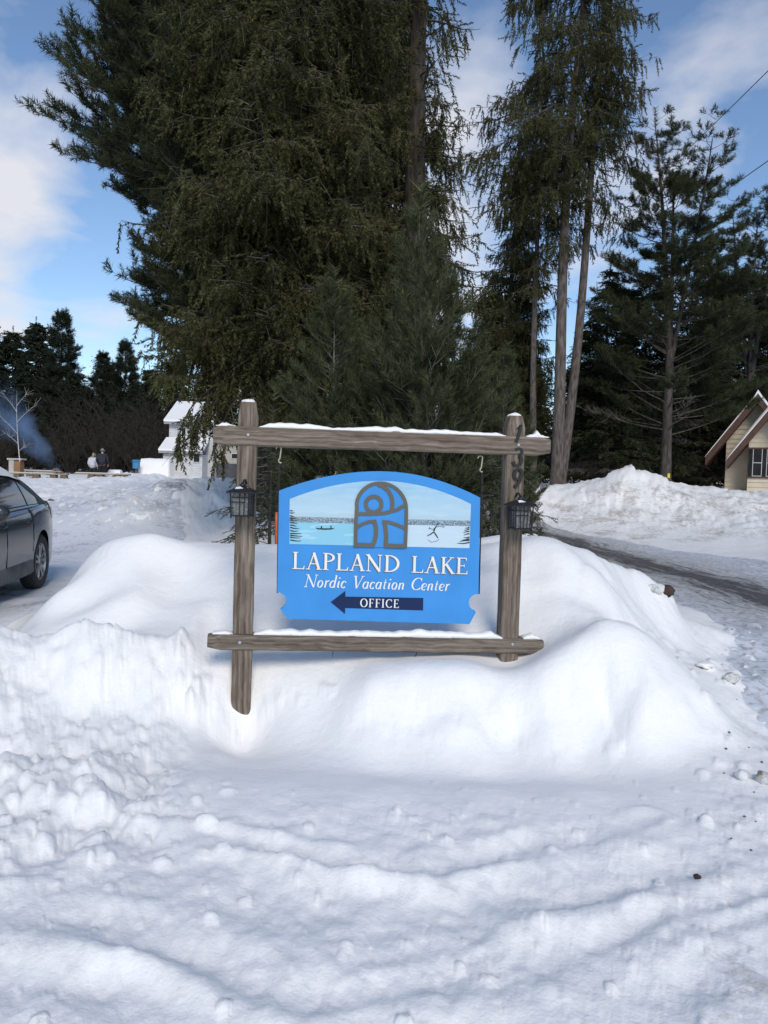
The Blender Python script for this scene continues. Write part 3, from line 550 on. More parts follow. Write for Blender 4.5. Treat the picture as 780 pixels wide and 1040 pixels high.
tree('tall_spruce', NOR_B, 'tall spruce with straight grey stem, left of the close pair by the road', 'tree', PX(560, 28.3), 28.3, 0, 1.22, lean=(0, 1.4))
tree('tall_spruce', NOR_D, 'tall spruce with leaning pale stem, right of the close pair by the road', 'tree', PX(568, 28.8), 28.8, 0, 1.15, lean=(0, 3.6))
tree('tall_spruce', NOR_D, 'spruce with a slim dark stem just left of the close pair of trunks', 'tree', PX(540, 29.5), 29.5, 220, .88, lean=(0, 1.2))
tr = tree('white_pine', PINE_R, 'many-stemmed white pine with an open flat crown and a yellow tag on its trunk', 'tree', PX(676, 29), 29, 0, .90)
tree('norway_spruce', NOR_A, 'broad drooping spruce filling the space left of the slim dark stem', 'tree', PX(512, 31), 31, 60, .78)
tree('white_pine', PINE_R, 'shorter dark pine leaning over the tan cabin at the right edge', 'tree', PX(752, 43), 43, 150, 1.08)
for px, D, k, s, r, lab in ((612, 31, DARK_A, .78, 10, 'dark spruce right of the close pair of trunks, behind the snow pile'), (650, 33, DARK_B, .95, 60, 'dark hemlock with bare grey lower twigs left of the many-stemmed pine'),
        (706, 35, DARK_A, .90, 120, 'dark spruce between the many-stemmed pine and the cabin roof'), (592, 35, DARK_B, .80, 200, 'low dark hemlock seen just right of the pair of trunks'),
        (752, 45, DARK_B, 1.3, 250, 'dark hemlock rising right behind the cabin roof'), (690, 37, DARK_A, .85, 300, 'dark spruce directly behind the many-stemmed pine'), (800, 46, DARK_A, 1.4, 330, 'tall dark spruce behind the cabin at the right edge'),
        (520, 33, DARK_B, .78, 30, 'low dark hemlock between the numbered post and the tall spruces'), (478, 32, DARK_A, .62, 70, 'short dark spruce behind the young pine, right of the sign panel'),
        (632, 40, DARK_A, .78, 45, 'dark spruce top behind the hemlock with bare twigs'), (880, 46, DARK_B, 1.4, 0, 'dark hemlock beyond the right end of the cabin')):
    tree('dark_spruce' if k is DARK_A else 'dark_hemlock', k, lab, 'tree', PX(px, D), D, r, s)
# trees round the clearing on the left
for px, D, k, s, r, lab in ((62, 58, FAR_B, 1.0, 0, 'tallest pine of the left clearing, its long boughs reaching right'), (36, 58, FAR_A, .98, 40, 'dense spruce directly left of the tallest pine across the clearing'),
        (12, 60, FAR_A, .95, 90, 'spruce behind the birch and the smoke'), (-14, 58, FAR_A, 1.0, 130, 'spruce at the left edge of the photo behind the smoke'), (103, 62, FAR_B, .80, 200, 'thin-topped pine in the gap right of the tallest pine'),
        (125, 62, FAR_B, .88, 300, 'pine beside the long-limbed tree, right end of the clearing'), (85, 63, FAR_A, .62, 20, 'short spruce behind the two standing people'), (48, 66, FAR_A, .82, 60, 'spruce in the second row between the two tallest'),
        (150, 60, FAR_A, .72, 250, 'dark spruce left of the white house'), (178, 66, FAR_A, .85, 10, 'dark spruce behind the ridge of the white house'), (215, 64, FAR_A, .9, 170, 'dark spruce behind the right half of the white house'),
        (72, 57, FAR_A, .66, 15, 'short dark spruce at the foot of the tallest pine'), (112, 58, FAR_A, .55, 100, 'short dark spruce rising from the thicket right of the two people'), (137, 58, FAR_A, .60, 200, 'short dark spruce in the thicket above the blue box'), (-45, 60, FAR_B, .95, 70, 'pine just beyond the left edge of the photo')):
    tree('far_pine' if k is FAR_B else 'far_spruce', k, lab, 'tree', PX(px, D), D, r, s*.88)
# the wood beyond, one mass
rng = np.random.default_rng(77); acc = Acc()
fv = np.empty(len(FAR_A[1].vertices)*3, np.float32); FAR_A[1].vertices.foreach_get('co', fv); fv = fv.reshape(-1, 3); ff = np.empty(len(FAR_A[1].polygons)*3, np.int32); FAR_A[1].loops.foreach_get('vertex_index', ff); ff = ff.reshape(-1, 3)
sel = rng.permutation(len(ff))[:11000]; sv = fv[ff[sel]].reshape(-1, 3); sf = np.arange(len(sv)).reshape(-1, 3)
for row, (D, n, x0, x1, s0, s1) in enumerate(((68, 54, -60, 60, .55, .72), (76, 54, -66, 66, .72, .88), (48, 16, 4, 30, .5, .66))):
    for i in range(n):
        X = x0+(x1-x0)*(i+rng.random())/n; Y = D+rng.uniform(-3, 3); s = rng.uniform(s0, s1); a = rng.random()*6.28; ca, sa = math.cos(a)*s, math.sin(a)*s
        acc.put(np.stack([sv[:,0]*ca-sv[:,1]*sa+X, sv[:,0]*sa+sv[:,1]*ca+Y, sv[:,2]*s+.9], -1), sf)
wd = bpy.data.objects.new('far_wood', acc.mesh('far_wood', M_FAR)); C.objects.link(wd); tag(wd, 'dark evergreen wood closing off the view behind everything', 'wood', None, 'stuff')
# bare brush at the edge of the clearing
def brush(seed, n, Hh):
    r = np.random.default_rng(seed); a = Acc()
    B = np.stack([r.normal(size=n)*.35, r.normal(size=n)*.35, np.zeros(n)], -1); X = np.stack([r.normal(size=n)*.38, r.normal(size=n)*.38, np.ones(n)], -1); ln = Hh*r.uniform(.5, 1.1, n)
    a.inst(*STICK, B, X, ln, .018, rng=r); X = _norm(X)
    for lv, (m, th, f) in enumerate(((7, .011, .38), (5, .008, .20))):
        k = np.repeat(np.arange(len(B)), m); u = r.uniform(.2, 1, len(k)); Q = B[k]+X[k]*(u*ln[k])[:,None]; X2 = _norm(X[k]+r.normal(size=(len(k), 3))*.75+np.array([0,0,.25])); l2 = ln[k]*f*r.uniform(.5, 1.2, len(k))*(lv == 0 or 1)+.1
        a.inst(*STICK, Q, X2, l2, th, rng=r); B, X, ln = Q, X2, l2*1.4
    return a
M_BRUSH = plain('brush_twigs', (.075,.064,.053), (.033,.028,.024), .95, 2, spec=.1)
BR = [brush(s, 16, 5.2).mesh('bare_brush', M_BRUSH) for s in (1, 2)]
for i, (px, D, s) in enumerate(((72,52,.9),(88,54,1.1),(101,52,1.0),(114,55,1.2),(128,53,1.05),(140,51,.9),(154,54,1.15),(166,52,.95),(52,55,.8),(28,54,.85),(8,53,.9),(-12,52,.8),(186,58,1.0),(122,57,1.3),(94,58,1.3))):
    o = bpy.data.objects.new('bare_shrub', BR[i % 2]); C.objects.link(o); X = PX(px, D); o.location = (X, D, hz(X, D)-.1); o.rotation_euler.z = i*1.3; o.scale = (s*1.15, s*1.15, s*.80)
    tag(o, 'leafless brown shrub in the thicket at the far edge of the clearing', 'shrub', 'bare shrubs in the thicket behind the clearing')
# birch by the smoke
a = Acc(); r = np.random.default_rng(4); bz = np.linspace(0, 5.2, 14); bp = np.stack([-.10*np.sin(bz*.7)-.06*bz+.25*np.clip((bz-3)/2.2,0,1)**2*0, .05*np.sin(bz), bz], -1); a.tube(bp, .040*(1-bz/5.6), 8)
for z0, az, ln, up in ((2.6, 3.0, 1.9, .9), (3.3, .3, 1.2, 1.0), (2.0, 3.3, .9, .8), (3.9, 2.9, .9, 1.2), (4.3, .2, .6, 1.3), (1.5, .1, .5, .9)):
    o_ = np.array([np.interp(z0, bz, bp[:,0]), 0, z0]); t = np.linspace(0, 1, 6); a.tube(o_+np.stack([math.cos(az)*t*ln, math.sin(az)*t*ln*.5, up*ln*t**.9], -1), .015*(1-.8*t), 5)
    k = 7; u = r.uniform(.3, 1, k); Q = o_+np.stack([math.cos(az)*u*ln, math.sin(az)*u*ln*.5, up*ln*u**.9], -1); a.inst(*STICK, Q, r.normal(size=(k,3))*.6+np.array([math.cos(az)*.5, 0, .7]), .5, .007, rng=r)
o = bpy.data.objects.new('birch_tree', a.mesh('birch_tree', plain('birch_bark', (.72,.69,.66), (.38,.35,.33), .8, 5, stretch=(1,1,3)))); C.objects.link(o); X = PX(21, 47); o.location = (X, 47, hz(X, 47)-.1)
tag(o, 'slender bare white birch rising beside the drifting smoke', 'tree')
# yellow tag nailed to the pine trunk
p = at(680, 482, 28.5); m = MB().box((-.05, -.012, -.09), (.05, .012, .09)); yt = m.build('tag', plain('yellow_plastic', (.75,.58,.03), (.65,.5,.03), .5, 30), tr, bevel=.004); yt.location = (p.x-tr.location.x, -.44, p.z-tr.location.z)
yt['label'] = 'small yellow tag nailed to the trunk'

# ------------------------------------------------------------------ the sign: frame of weathered timbers
YAW = R(8.5)
P0 = at(386, 560, 5.13); FX = Vector((math.cos(YAW), math.sin(YAW), 0)); FN = Vector((-math.sin(YAW), math.cos(YAW), 0))
FB = Vector((P0.x, P0.y, 0))
def fp(px, py, off=0.0):                  # photo point -> (s, z) on the frame's plane, off metres behind it
    d = ray(px, py); t = ((P0+FN*off)-CAM_P).dot(FN)/d.dot(FN); q = CAM_P+d*t-FB; return (q.dot(FX), q.z)
frame = thing('sign_frame', 'weathered timber frame of two posts and two rails stuck in the snow bank', 'sign frame', FB, (0, 0, YAW))
WZ = wood_mat('weathered_post', 2, 1.0); WZ2 = wood_mat('weathered_post_right', 2, 5.3); WX = wood_mat('weathered_beam', 0, 2.2); WX2 = wood_mat('weathered_rail', 0, 7.1, ((.060,.043,.033),(.155,.125,.10),(.30,.255,.21)))
def timber(name, a, b, wid, dep, mat, chamfer, parent, cap_top=False):
    """squared timber from a to b (s,z), centred at y=dep offset; rounded edges, worn ends; its own long axis is local"""
    a, b = Vector((a[0], 0, a[1])), Vector((b[0], 0, b[1])); ax = (b-a); ln = ax.length; ax.normalize()
    vertical = abs(ax.z) > .5
    bm = bmesh.new(); n = 26; ring = []
    prof = []
    rc = .018
    for cx, cz, q0 in ((wid/2-rc, dep[1]-rc, 0), (-wid/2+rc, dep[1]-rc, 90), (-wid/2+rc, dep[0]+rc, 180), (wid/2-rc, dep[0]+rc, 270)):
        for k in range(4): q = R(q0+k*30); prof.append((cx+rc*math.cos(q), cz+rc*math.sin(q)))
    rr_ = random.Random(hash(name) % 1000 if False else int(ln*1000))
    for i in range(n+1):
        t = i/n; off = ln*t; e = min(off, ln-off); sh = 1-chamfer*(max(0, 1-e/.05)**1.3 if e < .05 else 0)
        wob = [.0022*math.sin(t*9+k*1.3+ln*7)+.0015*rr_.uniform(-1, 1) for k in range(len(prof))]
        ring.append([bm.verts.new(((p[0]*sh*(1+wob[k]*12), (p[1]-sum(dep)/2)*(1-(1-sh)*.5)+sum(dep)/2, off) if vertical else (off, (p[1]-sum(dep)/2)*(1-(1-sh)*.5)+sum(dep)/2, p[0]*sh*(1+wob[k]*12)))) for k, p in enumerate(prof)])
    m = len(prof)
    for i in range(n):
        for k in range(m): bm.faces.new((ring[i][k], ring[i][(k+1) % m], ring[i+1][(k+1) % m], ring[i+1][k]))
    bm.faces.new(ring[0][::-1]); bm.faces.new(ring[-1]); bmesh.ops.recalc_face_normals(bm, faces=bm.faces)
    me = bpy.data.meshes.new(name); bm.to_mesh(me); bm.free(); me.materials.append(mat)
    for p in me.polygons: p.use_smooth = len(p.vertices) == 4
    try: me.set_sharp_from_angle(angle=R(40))
    except Exception: pass
    o = bpy.data.objects.new(name, me); C.objects.link(o); o.parent = parent; o.location = a
    if vertical: o.rotation_euler = (0, math.atan2(ax.x, ax.z), 0)
    else: o.rotation_euler = (0, -math.atan2(ax.z, ax.x), 0)
    return o
def snow_strip(name, a, b, wid, dep, hgt, seed, parent, brk=()):
    """settled snow lying on a beam from a to b (s,z on the beam's top), spanning dep in y"""
    r = np.random.default_rng(seed); a = Vector((a[0], 0, a[1])); b = Vector((b[0], 0, b[1])); n = max(8, int((b-a).length/.012)); m = 9
    u = np.linspace(0, 1, n); h = hgt*(.72+.75*PN.fbm(u*5+seed, u*0+seed, 3)+.35*PN2(u*25, u*0+seed)); h = np.clip(h, .004, 1)*np.minimum(1, np.minimum(u, 1-u)*n/7+.15)
    fy = dep[0]+.006*PN.fbm(u*14+3, u*0+seed*2, 3); by = dep[1]+0*u; V = []
    for i in range(n):
        c = a.lerp(b, u[i])
        for k in range(m):
            t = k/(m-1); y = fy[i]+(by[i]-fy[i])*t; z = h[i]*(math.sin(math.pi*min(1, max(0, t)))**.35 if 0 < t < 1 else 0)*(1+.08*float(PN(np.array([u[i]*40+k]), np.array([k*.7]))[0])); V.append((c.x, y, c.z+z-.002*(t in (0, 1))))
    F = [(i*m+k, i*m+k+1, (i+1)*m+k+1, (i+1)*m+k) for i in range(n-1) for k in range(m-1)]+[(i*m, (i+1)*m, (i+1)*m+m-1, i*m+m-1) for i in range(n-1)]
    mb = MB(); mb.add(V, F+[tuple(range(m)), tuple((n-1)*m+k for k in range(m-1, -1, -1))]); return mb.build(name, M_SNOWCAP, parent, smooth=True)
PW = .131; BW = .130
# posts stand a hand behind the rails' faces
lt, lb = fp(252.3, 408), fp(243.3, 742); rt, rb = fp(525.5, 422), fp(517, 720)
post_l = timber('post', (lb[0], -.35), lt, PW, (.002, .13), WZ, .22, frame)
post_r = timber('post', (rb[0]-.005, -.2), rt, PW*.99, (.002, .13), WZ2, .30, frame)
bt0, bt1 = fp(216.5, 441.5), fp(559, 453.5); rl0, rl1 = fp(210.5, 651.5), fp(552, 656.5)
beam = timber('top_rail', bt0, bt1, BW, (-.012, .09), WX, .26, frame); rail = timber('bottom_rail', rl0, rl1, .112, (-.012, .09), WX2, .30, frame)
def on(a, b, s, off): t = (s-a[0])/(b[0]-a[0]); return (s, a[1]+(b[1]-a[1])*t+off)
h2 = BW/2-.004; h3 = .112/2-.004
for nm, (p, q), (s0, s1), off, hh, sd_ in (('snow_cap', (bt0, bt1), (bt0[0]+.015, lt[0]-.072), h2, .034, 1), ('snow_cap', (bt0, bt1), (lt[0]+.072, rt[0]-.072), h2, .036, 2), ('snow_cap', (bt0, bt1), (rt[0]+.072, bt1[0]-.012), h2, .045, 3),
        ('snow_cap', (rl0, rl1), (rl0[0]+.03, lb[0]-.055), h3, .030, 4), ('snow_cap', (rl0, rl1), (lb[0]+.08, rb[0]-.06), h3, .042, 5), ('snow_cap', (rl0, rl1), (rb[0]+.085, rl1[0]-.02), h3, .055, 6)):
    snow_strip(nm, on(p, q, s0, off), on(p, q, s1, off), .1, (-.008, .085), hh, sd_, frame)
for (sx, sz), tilt in ((lt, 0), (rt, 0)):
    bm = bmesh.new(); bmesh.ops.create_uvsphere(bm, u_segments=20, v_segments=12, radius=1)
    for v in bm.verts: n_ = 1+.10*math.sin(v.co.x*5+sx)*math.cos(v.co.y*4); v.co = Vector((v.co.x*.047*n_, v.co.y*.047*n_, max(-.1, v.co.z)*.024*n_))
    me = bpy.data.meshes.new('snow_cap'); bm.to_mesh(me); bm.free(); me.materials.append(M_SNOWCAP); [setattr(p, 'use_smooth', True) for p in me.polygons]
    o = bpy.data.objects.new('snow_cap', me); C.objects.link(o); o.parent = frame; o.location = (sx, .066, sz-.001)
M_STEEL = plain('bolt_steel', (.62,.61,.58), (.42,.41,.39), .35, 40, metal=.9)
for px, py in ((252, 441.5), (243.5, 652), (526, 452), (520, 654)):
    s, z = fp(px, py); bmb = MB().tube([(s, -.012, z), (s, -.018, z), (s, -.021, z)], [.011, .011, .007], 12); bmb.build('bolt', M_STEEL, frame, smooth=False)
for px in (338, 423):
    s, z = fp(px, 662); MB().tube([(s, .0, z+.01), (s+.001, -.004, z-.012), (s-.004, -.006, z-.022), (s-.004, 0, z-.03)], .0028, 6).build('wire_stub', M_BLACK, frame)

# ---- lettering drawn as broad-pen strokes
def ribbon(mb, pts, wds, y, th=.002, closed=False):
    pts = [Vector((p[0], p[1])) for p in pts]; n = len(pts); wds = wds if isinstance(wds, (list, tuple)) else [wds]*n
    Lf_, Rt_ = [], []
    for i in range(n):
        if closed: t = pts[(i+1) % n]-pts[(i-1) % n]
        else: t = pts[min(i+1, n-1)]-pts[max(i-1, 0)]
        t.normalize(); nn = Vector((-t.y, t.x)); Lf_.append(pts[i]+nn*wds[i]/2); Rt_.append(pts[i]-nn*wds[i]/2)
    k = n if closed else n-1
    vs = [(p.x, y, p.y) for p in Lf_]+[(p.x, y, p.y) for p in Rt_]+[(p.x, y+th, p.y) for p in Lf_]+[(p.x, y+th, p.y) for p in Rt_]
    fs = []
    for i in range(k):
        j = (i+1) % n; fs += [(i, j, n+j, n+i), (2*n+i, 3*n+i, 3*n+j, 2*n+j), (i, 2*n+i, 2*n+j, j), (n+i, n+j, 3*n+j, 3*n+i)]
    if not closed: fs += [(0, n, 3*n, 2*n), (n-1, 3*n-1, 4*n-1, 2*n-1)]
    mb.add(vs, fs)
def arc(cx, cy, rx, ry, a0, a1, n=14): return [(cx+rx*math.cos(R(a0+(a1-a0)*i/n)), cy+ry*math.sin(R(a0+(a1-a0)*i/n))) for i in range(n+1)]
def nib(pts, thick, thin, ang=0):           # stroke width by direction: full on uprights, thin on levels
    out = []
    for i in range(len(pts)):
        a, b = pts[max(i-1, 0)], pts[min(i+1, len(pts)-1)]; q = math.atan2(b[1]-a[1], b[0]-a[0])-R(ang); out.append(thin+(thick-thin)*abs(math.sin(q))**1.4)
    return out
TK, TN = .135, .055
def ser(x, y, w=.26): return ([(x-w/2, y), (x+w/2, y)], .045)
def g_L(): return .66, [([(.17,0),(.17,1)], TK), ser(.17,.98), ser(.15,.02), ([(.1,.025),(.60,.025)], .05), ([(.585,.0),(.63,.22)], [.09,.02])]
def g_A(): return .80, [([(.12,0),(.42,1)], TN), ([(.40,1.0),(.68,0)], TK), ([(.2,.34),(.58,.34)], .05), ser(.11,.02,.22), ser(.68,.02,.27)]
def g_P(): p = arc(.24,.74,.33,.235,90,-90); return .64, [([(.17,0),(.17,1)], TK), ser(.15,.98), ser(.17,.02,.28), ([(.15,.975)]+p+[(.2,.505)], [.05]+nib(p, TK, .05)+[.05])]
def g_N(): return .90, [([(.14,0),(.14,1)], TN), ([(.10,1.0),(.74,0)], TK), ([(.74,.0),(.74,1)], TN), ser(.14,.02,.24), ser(.09,.98,.2), ser(.74,.98,.24)]
def g_D(): p = arc(.26,.5,.50,.475,90,-90); return .86, [([(.17,0),(.17,1)], TK), ([(.05,.975)]+p+[(.05,.025)], [.05]+nib(p, TK*1.05, .05)+[.05])]
def g_K(): return .78, [([(.17,0),(.17,1)], TK), ser(.17,.98,.27), ser(.17,.02,.27), ([(.2,.45),(.60,.98)], TN), ([(.31,.58),(.68,.0)], TK), ser(.60,.98,.24), ser(.70,.02,.22)]
def g_E(): return .66, [([(.17,0),(.17,1)], TK), ([(.05,.975),(.56,.975)], .05), ([(.05,.025),(.60,.025)], .05), ([(.2,.51),(.46,.51)], .05), ([(.55,1.0),(.56,.80)], [.08,.02]), ([(.585,.0),(.63,.22)], [.09,.02]), ([(.46,.42),(.46,.60)], .035)]
def g_O(): p = arc(.42,.5,.35,.48,0,360,28)[:-1]; return .84, [(p, nib(p+p[:1], TK*1.05, .05)[:len(p)], True)]
def g_F(): return .62, [([(.17,0),(.17,1)], TK), ser(.17,.02,.28), ([(.05,.975),(.56,.975)], .05), ([(.2,.51),(.46,.51)], .05), ([(.55,1.0),(.56,.80)], [.08,.02]), ([(.46,.42),(.46,.60)], .035)]
def g_I(): return .36, [([(.17,0),(.17,1)], TK), ser(.17,.98,.28), ser(.17,.02,.28)]
def g_C(): p = arc(.43,.5,.36,.48,48,318,22); return .76, [(p, nib(p, TK*1.05, .05)), ([(.67,1.0),(.68,.74)], [.02,.07]), ([(.68,.2),(.71,.12)], .03)]
X_ = .56; IT, IN = .095, .038
def i_o(): p = arc(.20,.28,.155,.27,0,360,22)[:-1]; return .42, [(p, nib(p+p[:1], IT, IN, -12)[:len(p)], True)]
def i_r(): return .32, [([(.10,0),(.10,X_)], IT), ([(.03,X_-.05),(.10,X_)], IN), ([(.10,.32),(.17,.48),(.25,.55),(.31,.53)], [IN,.05,.07,.09])]
def i_d(): p = arc(.20,.28,.155,.27,40,330,20); return .45, [(p, nib(p, IT, IN, -12)), ([(.35,1.0),(.35,.08),(.39,.02),(.44,.06)], [IT,IT,.05,IN]), ([(.26,.98),(.35,1.0)], IN)]
def i_i(): return .23, [([(.02,.47),(.10,X_),(.10,.08),(.14,.02),(.2,.07)], [IN,IT,IT,.05,IN]), ([(.10,.74),(.10,.84)], .10)]
def i_c(): p = arc(.20,.28,.155,.27,50,320,18); return .36, [(p, nib(p, IT, IN, -12)), ([(.29,.50),(.31,.43)], .07)]
def i_a(): p = arc(.20,.28,.155,.27,55,330,20); return .45, [(p, nib(p, IT, IN, -12)), ([(.35,X_),(.35,.08),(.39,.02),(.44,.07)], [IT,IT,.05,IN])]
def i_t(): return .29, [([(.12,.80),(.12,.10),(.16,.02),(.24,.07)], [IN,IT,.06,IN]), ([(.02,X_-.02),(.25,X_-.02)], IN)]
def i_n(): return .46, [([(.02,.47),(.09,X_),(.09,0)], [IN,IT,IT]), ([(.09,.33),(.18,.50),(.27,.55),(.33,.48),(.34,.38),(.34,.08),(.38,.02),(.43,.07)], [IN,.04,.06,IT,IT,IT,.05,IN])]
def i_e(): p = arc(.20,.28,.155,.27,-5,310,20); return .37, [([(.05,.24),(.2,.27),(.35,.36)], IN), ([(.35,.36),(.33,.48)]+arc(.20,.28,.155,.27,60,310,18), [IN,.05]+nib(arc(.20,.28,.155,.27,60,310,18), IT, IN, -12))]
def i_N(): w_, s = g_N(); return .84, [([(.14,0),(.14,1)], IN*1.1), ([(.10,1.0),(.70,0)], IT*1.05), ([(.70,.0),(.70,1)], IN*1.1), ser(.14,.02,.22), ser(.08,.98,.2), ser(.70,.98,.22)]
def i_V(): return .66, [([(.08,1),(.34,0)], IT*1.1), ([(.34,0),(.60,1)], IN*1.1), ser(.08,.98,.24), ser(.60,.98,.22)]
def i_C(): w_, s = g_C(); return .70, [(p, [q*.75 for q in wd_] if isinstance(wd_, list) else wd_) for p, wd_ in [x[:2] for x in s]]
ROM = {'L':g_L,'A':g_A,'P':g_P,'N':g_N,'D':g_D,'K':g_K,'E':g_E,'O':g_O,'F':g_F,'I':g_I,'C':g_C}
ITA = {'o':i_o,'r':i_r,'d':i_d,'i':i_i,'c':i_c,'a':i_a,'t':i_t,'n':i_n,'e':i_e,'N':i_N,'V':i_V,'C':i_C}
def write(text, font, x0, x1, z0, z1, hgt, y, shear=0, space=.42, th=.002, gap=.05, dx_=0, dz_=0, fat=1.0, only=None):
    """text between x0 and x1 on a baseline running from z0 to z1"""
    adv = sum((font[c]()[0]+gap) if c != ' ' else space for c in text)-gap; sx = (x1-x0)/(adv*1.0); mb = MB(); x = 0; k = 0; wi = 0
    for c in text:
        if c == ' ': x += space; wi += 1; continue
        w_, strokes = font[c]()
        for st in strokes if only in (None, wi) else ():
            pts, wd_ = st[0], st[1]; cl = len(st) > 2
            W = [q*hgt*fat for q in wd_] if isinstance(wd_, (list, tuple)) else wd_*hgt*fat
            P = [(x0+(x+p[0])*sx+p[1]*hgt*shear+dx_, z0+(z1-z0)*((x+p[0])/adv)+p[1]*hgt+dz_) for p in pts]
            ribbon(mb, P, W, y-.00012*(k % 9), th, cl); k += 1
        x += w_+gap
    return mb

# ---- the hanging panel
def painted(name, col, rough=.35): return plain(name, col, tuple(c*.87 for c in col), .5, 3.5, spec=.25)
M_BLUE = painted('blue_paint', (.055,.285,.69)); M_BRONZE = painted('bronze_paint', (.135,.125,.10)); M_WHITEP = painted('white_paint', (.82,.82,.80)); M_GOLDP = painted('brown_shadow_paint', (.19,.14,.085)); M_NAVY = painted('navy_paint', (.007,.022,.085))
panel = thing('hanging_sign', 'blue arched sign board with painted lake scene, hanging between the two timber posts', 'sign', FB+FN*.02, (0, 0, YAW))
def pp(px, py): return fp(px, py, .0)
def photo_poly(pts): return [pp(*p) for p in pts]
arch = [(x, 478.6+(19.9 if x < 385.5 else 27.0)*(abs(x-385.5)/(102.0 if x < 385.5 else 103.0))**2) for x in np.linspace(283.5, 488.5, 25)]
arch[0] = (283.4, 498.5)
def bite(cx, cy, r, a0, a1, n=9): return [(cx+r*math.cos(R(a0+(a1-a0)*i/n)), cy+r*math.sin(R(a0+(a1-a0)*i/n))) for i in range(n+1)]
outl = arch+[(487.6, 560), (486.8, 603.5)]+bite(485.5, 612.5, 8.6, -82, -255)+[(484.2, 622.5), (477.5, 634.5), (292, 629)]+[(285.5, 620)]+bite(282.2, 610.8, 8.6, 72, -80)+[(281.5, 602), (282.4, 560)]
PT = .034
MB().prism(photo_poly(outl), 0, PT).build('board', M_BLUE, panel, bevel=.0)
# picture window, painted on a recessed-looking plaque 2 mm proud
iarch = [(x, 488.4+(18.5 if x < 385.5 else 23.6)*(abs(x-385.5)/(91.2 if x < 385.5 else 93.5))**2) for x in np.linspace(294.3, 479.0, 21)]
pic_px = iarch+[(477.4, 557.0), (294.0, 552.8)]
def picture_mat():
    m, t, b, out = newmat('painted_lake_scene')
    tc = N(t, 'ShaderNodeTexCoord'); sp = N(t, 'ShaderNodeSeparateXYZ'); L(t, tc.outputs['Object'], sp.inputs[0])
    zc = pp(386, 527)[1]
    def math_(op, a, b_=None, c=None):
        n = N(t, 'ShaderNodeMath', operation=op)
        for i, v in enumerate((a, b_, c)):
            if v is None: continue
            if isinstance(v, (int, float)): n.inputs[i].default_value = v
            else: L(t, v, n.inputs[i])
        return n.outputs[0]
    n = N(t, 'ShaderNodeTexNoise'); L(t, tc.outputs['Object'], n.inputs['Vector']); n.inputs['Scale'].default_value = 150; n.inputs['Detail'].default_value = 3
    nb = N(t, 'ShaderNodeTexNoise'); L(t, tc.outputs['Object'], nb.inputs['Vector']); nb.inputs['Scale'].default_value = 9; nb.inputs['Detail'].default_value = 3
    mp = N(t, 'ShaderNodeMapping'); L(t, tc.outputs['Object'], mp.inputs[0]); mp.inputs['Scale'].default_value = (3, 1, 22); ns = N(t, 'ShaderNodeTexNoise'); L(t, mp.outputs[0], ns.inputs['Vector']); ns.inputs['Scale'].default_value = 1.6; ns.inputs['Detail'].default_value = 4
    u = math_('SUBTRACT', sp.outputs['Z'], zc); u = math_('ADD', u, math_('MULTIPLY', sp.outputs['X'], .006))     # height over the far shore
    skyr = N(t, 'ShaderNodeValToRGB'); L(t, math_('MULTIPLY_ADD', u, 3.2, .05), skyr.inputs[0]); e = skyr.color_ramp.elements; e[0].color = (.48,.63,.71,1); e[1].color = (.28,.51,.68,1); e[1].position = .8
    sks = N(t, 'ShaderNodeMixRGB'); sks.inputs[2].default_value = (.52,.66,.73,1); L(t, skyr.outputs[0], sks.inputs[1]); L(t, math_('MULTIPLY', math_('SUBTRACT', ns.outputs['Fac'], .4), 1.6), sks.inputs[0]); sks.use_clamp = True
    lak = N(t, 'ShaderNodeMixRGB'); lak.inputs[1].default_value = (.24,.54,.69,1); lak.inputs[2].default_value = (.52,.65,.73,1); L(t, math_('GREATER_THAN', sp.outputs['X'], 0.0), lak.inputs[0])
    def over(base, col, fac): k = N(t, 'ShaderNodeMixRGB'); L(t, fac, k.inputs[0]); L(t, base, k.inputs[1]); (L(t, col, k.inputs[2]) if not isinstance(col, tuple) else setattr(k.inputs[2], 'default_value', (*col, 1))); return k.outputs[0]
    hills = math_('LESS_THAN', u, math_('MULTIPLY_ADD', nb.outputs['Fac'], .07, -.005)); c = over(sks.outputs[0], (.42,.58,.66), hills)
    trees_ = math_('LESS_THAN', u, math_('MULTIPLY_ADD', n.outputs['Fac'], .026, -.012))
    tcol = N(t, 'ShaderNodeValToRGB'); L(t, n.outputs['Fac'], tcol.inputs[0]); tcol.color_ramp.elements[0].position = .38; tcol.color_ramp.elements[0].color = (.075,.11,.15,1); tcol.color_ramp.elements[1].position = .62; tcol.color_ramp.elements[1].color = (.34,.44,.50,1)
    c = over(c, tcol.outputs[0], trees_); lk = math_('LESS_THAN', u, math_('MULTIPLY_ADD', n.outputs['Fac'], .006, -.040))
    c = over(c, over(lak.outputs[0], (.52,.74,.84), math_('MULTIPLY', math_('GREATER_THAN', ns.outputs['Fac'], .58), .4)), lk)
    L(t, c, b.inputs['Base Color']); b.inputs['Roughness'].default_value = .35; return m
M_PIC = picture_mat()
MB().prism(photo_poly(pic_px), -.003, .006).build('lake_scene', M_PIC, panel)
def pline(px_pts, width_px, y, mat, name, closed=False, th=.003):
    pass
PXM = .00664
emb = MB(); es = []
def erib(pts, wpx, closed=False):
    ribbon(emb, photo_poly(pts), wpx*PXM, -.0150-.00012*len(es), .0128, closed); es.append(1)
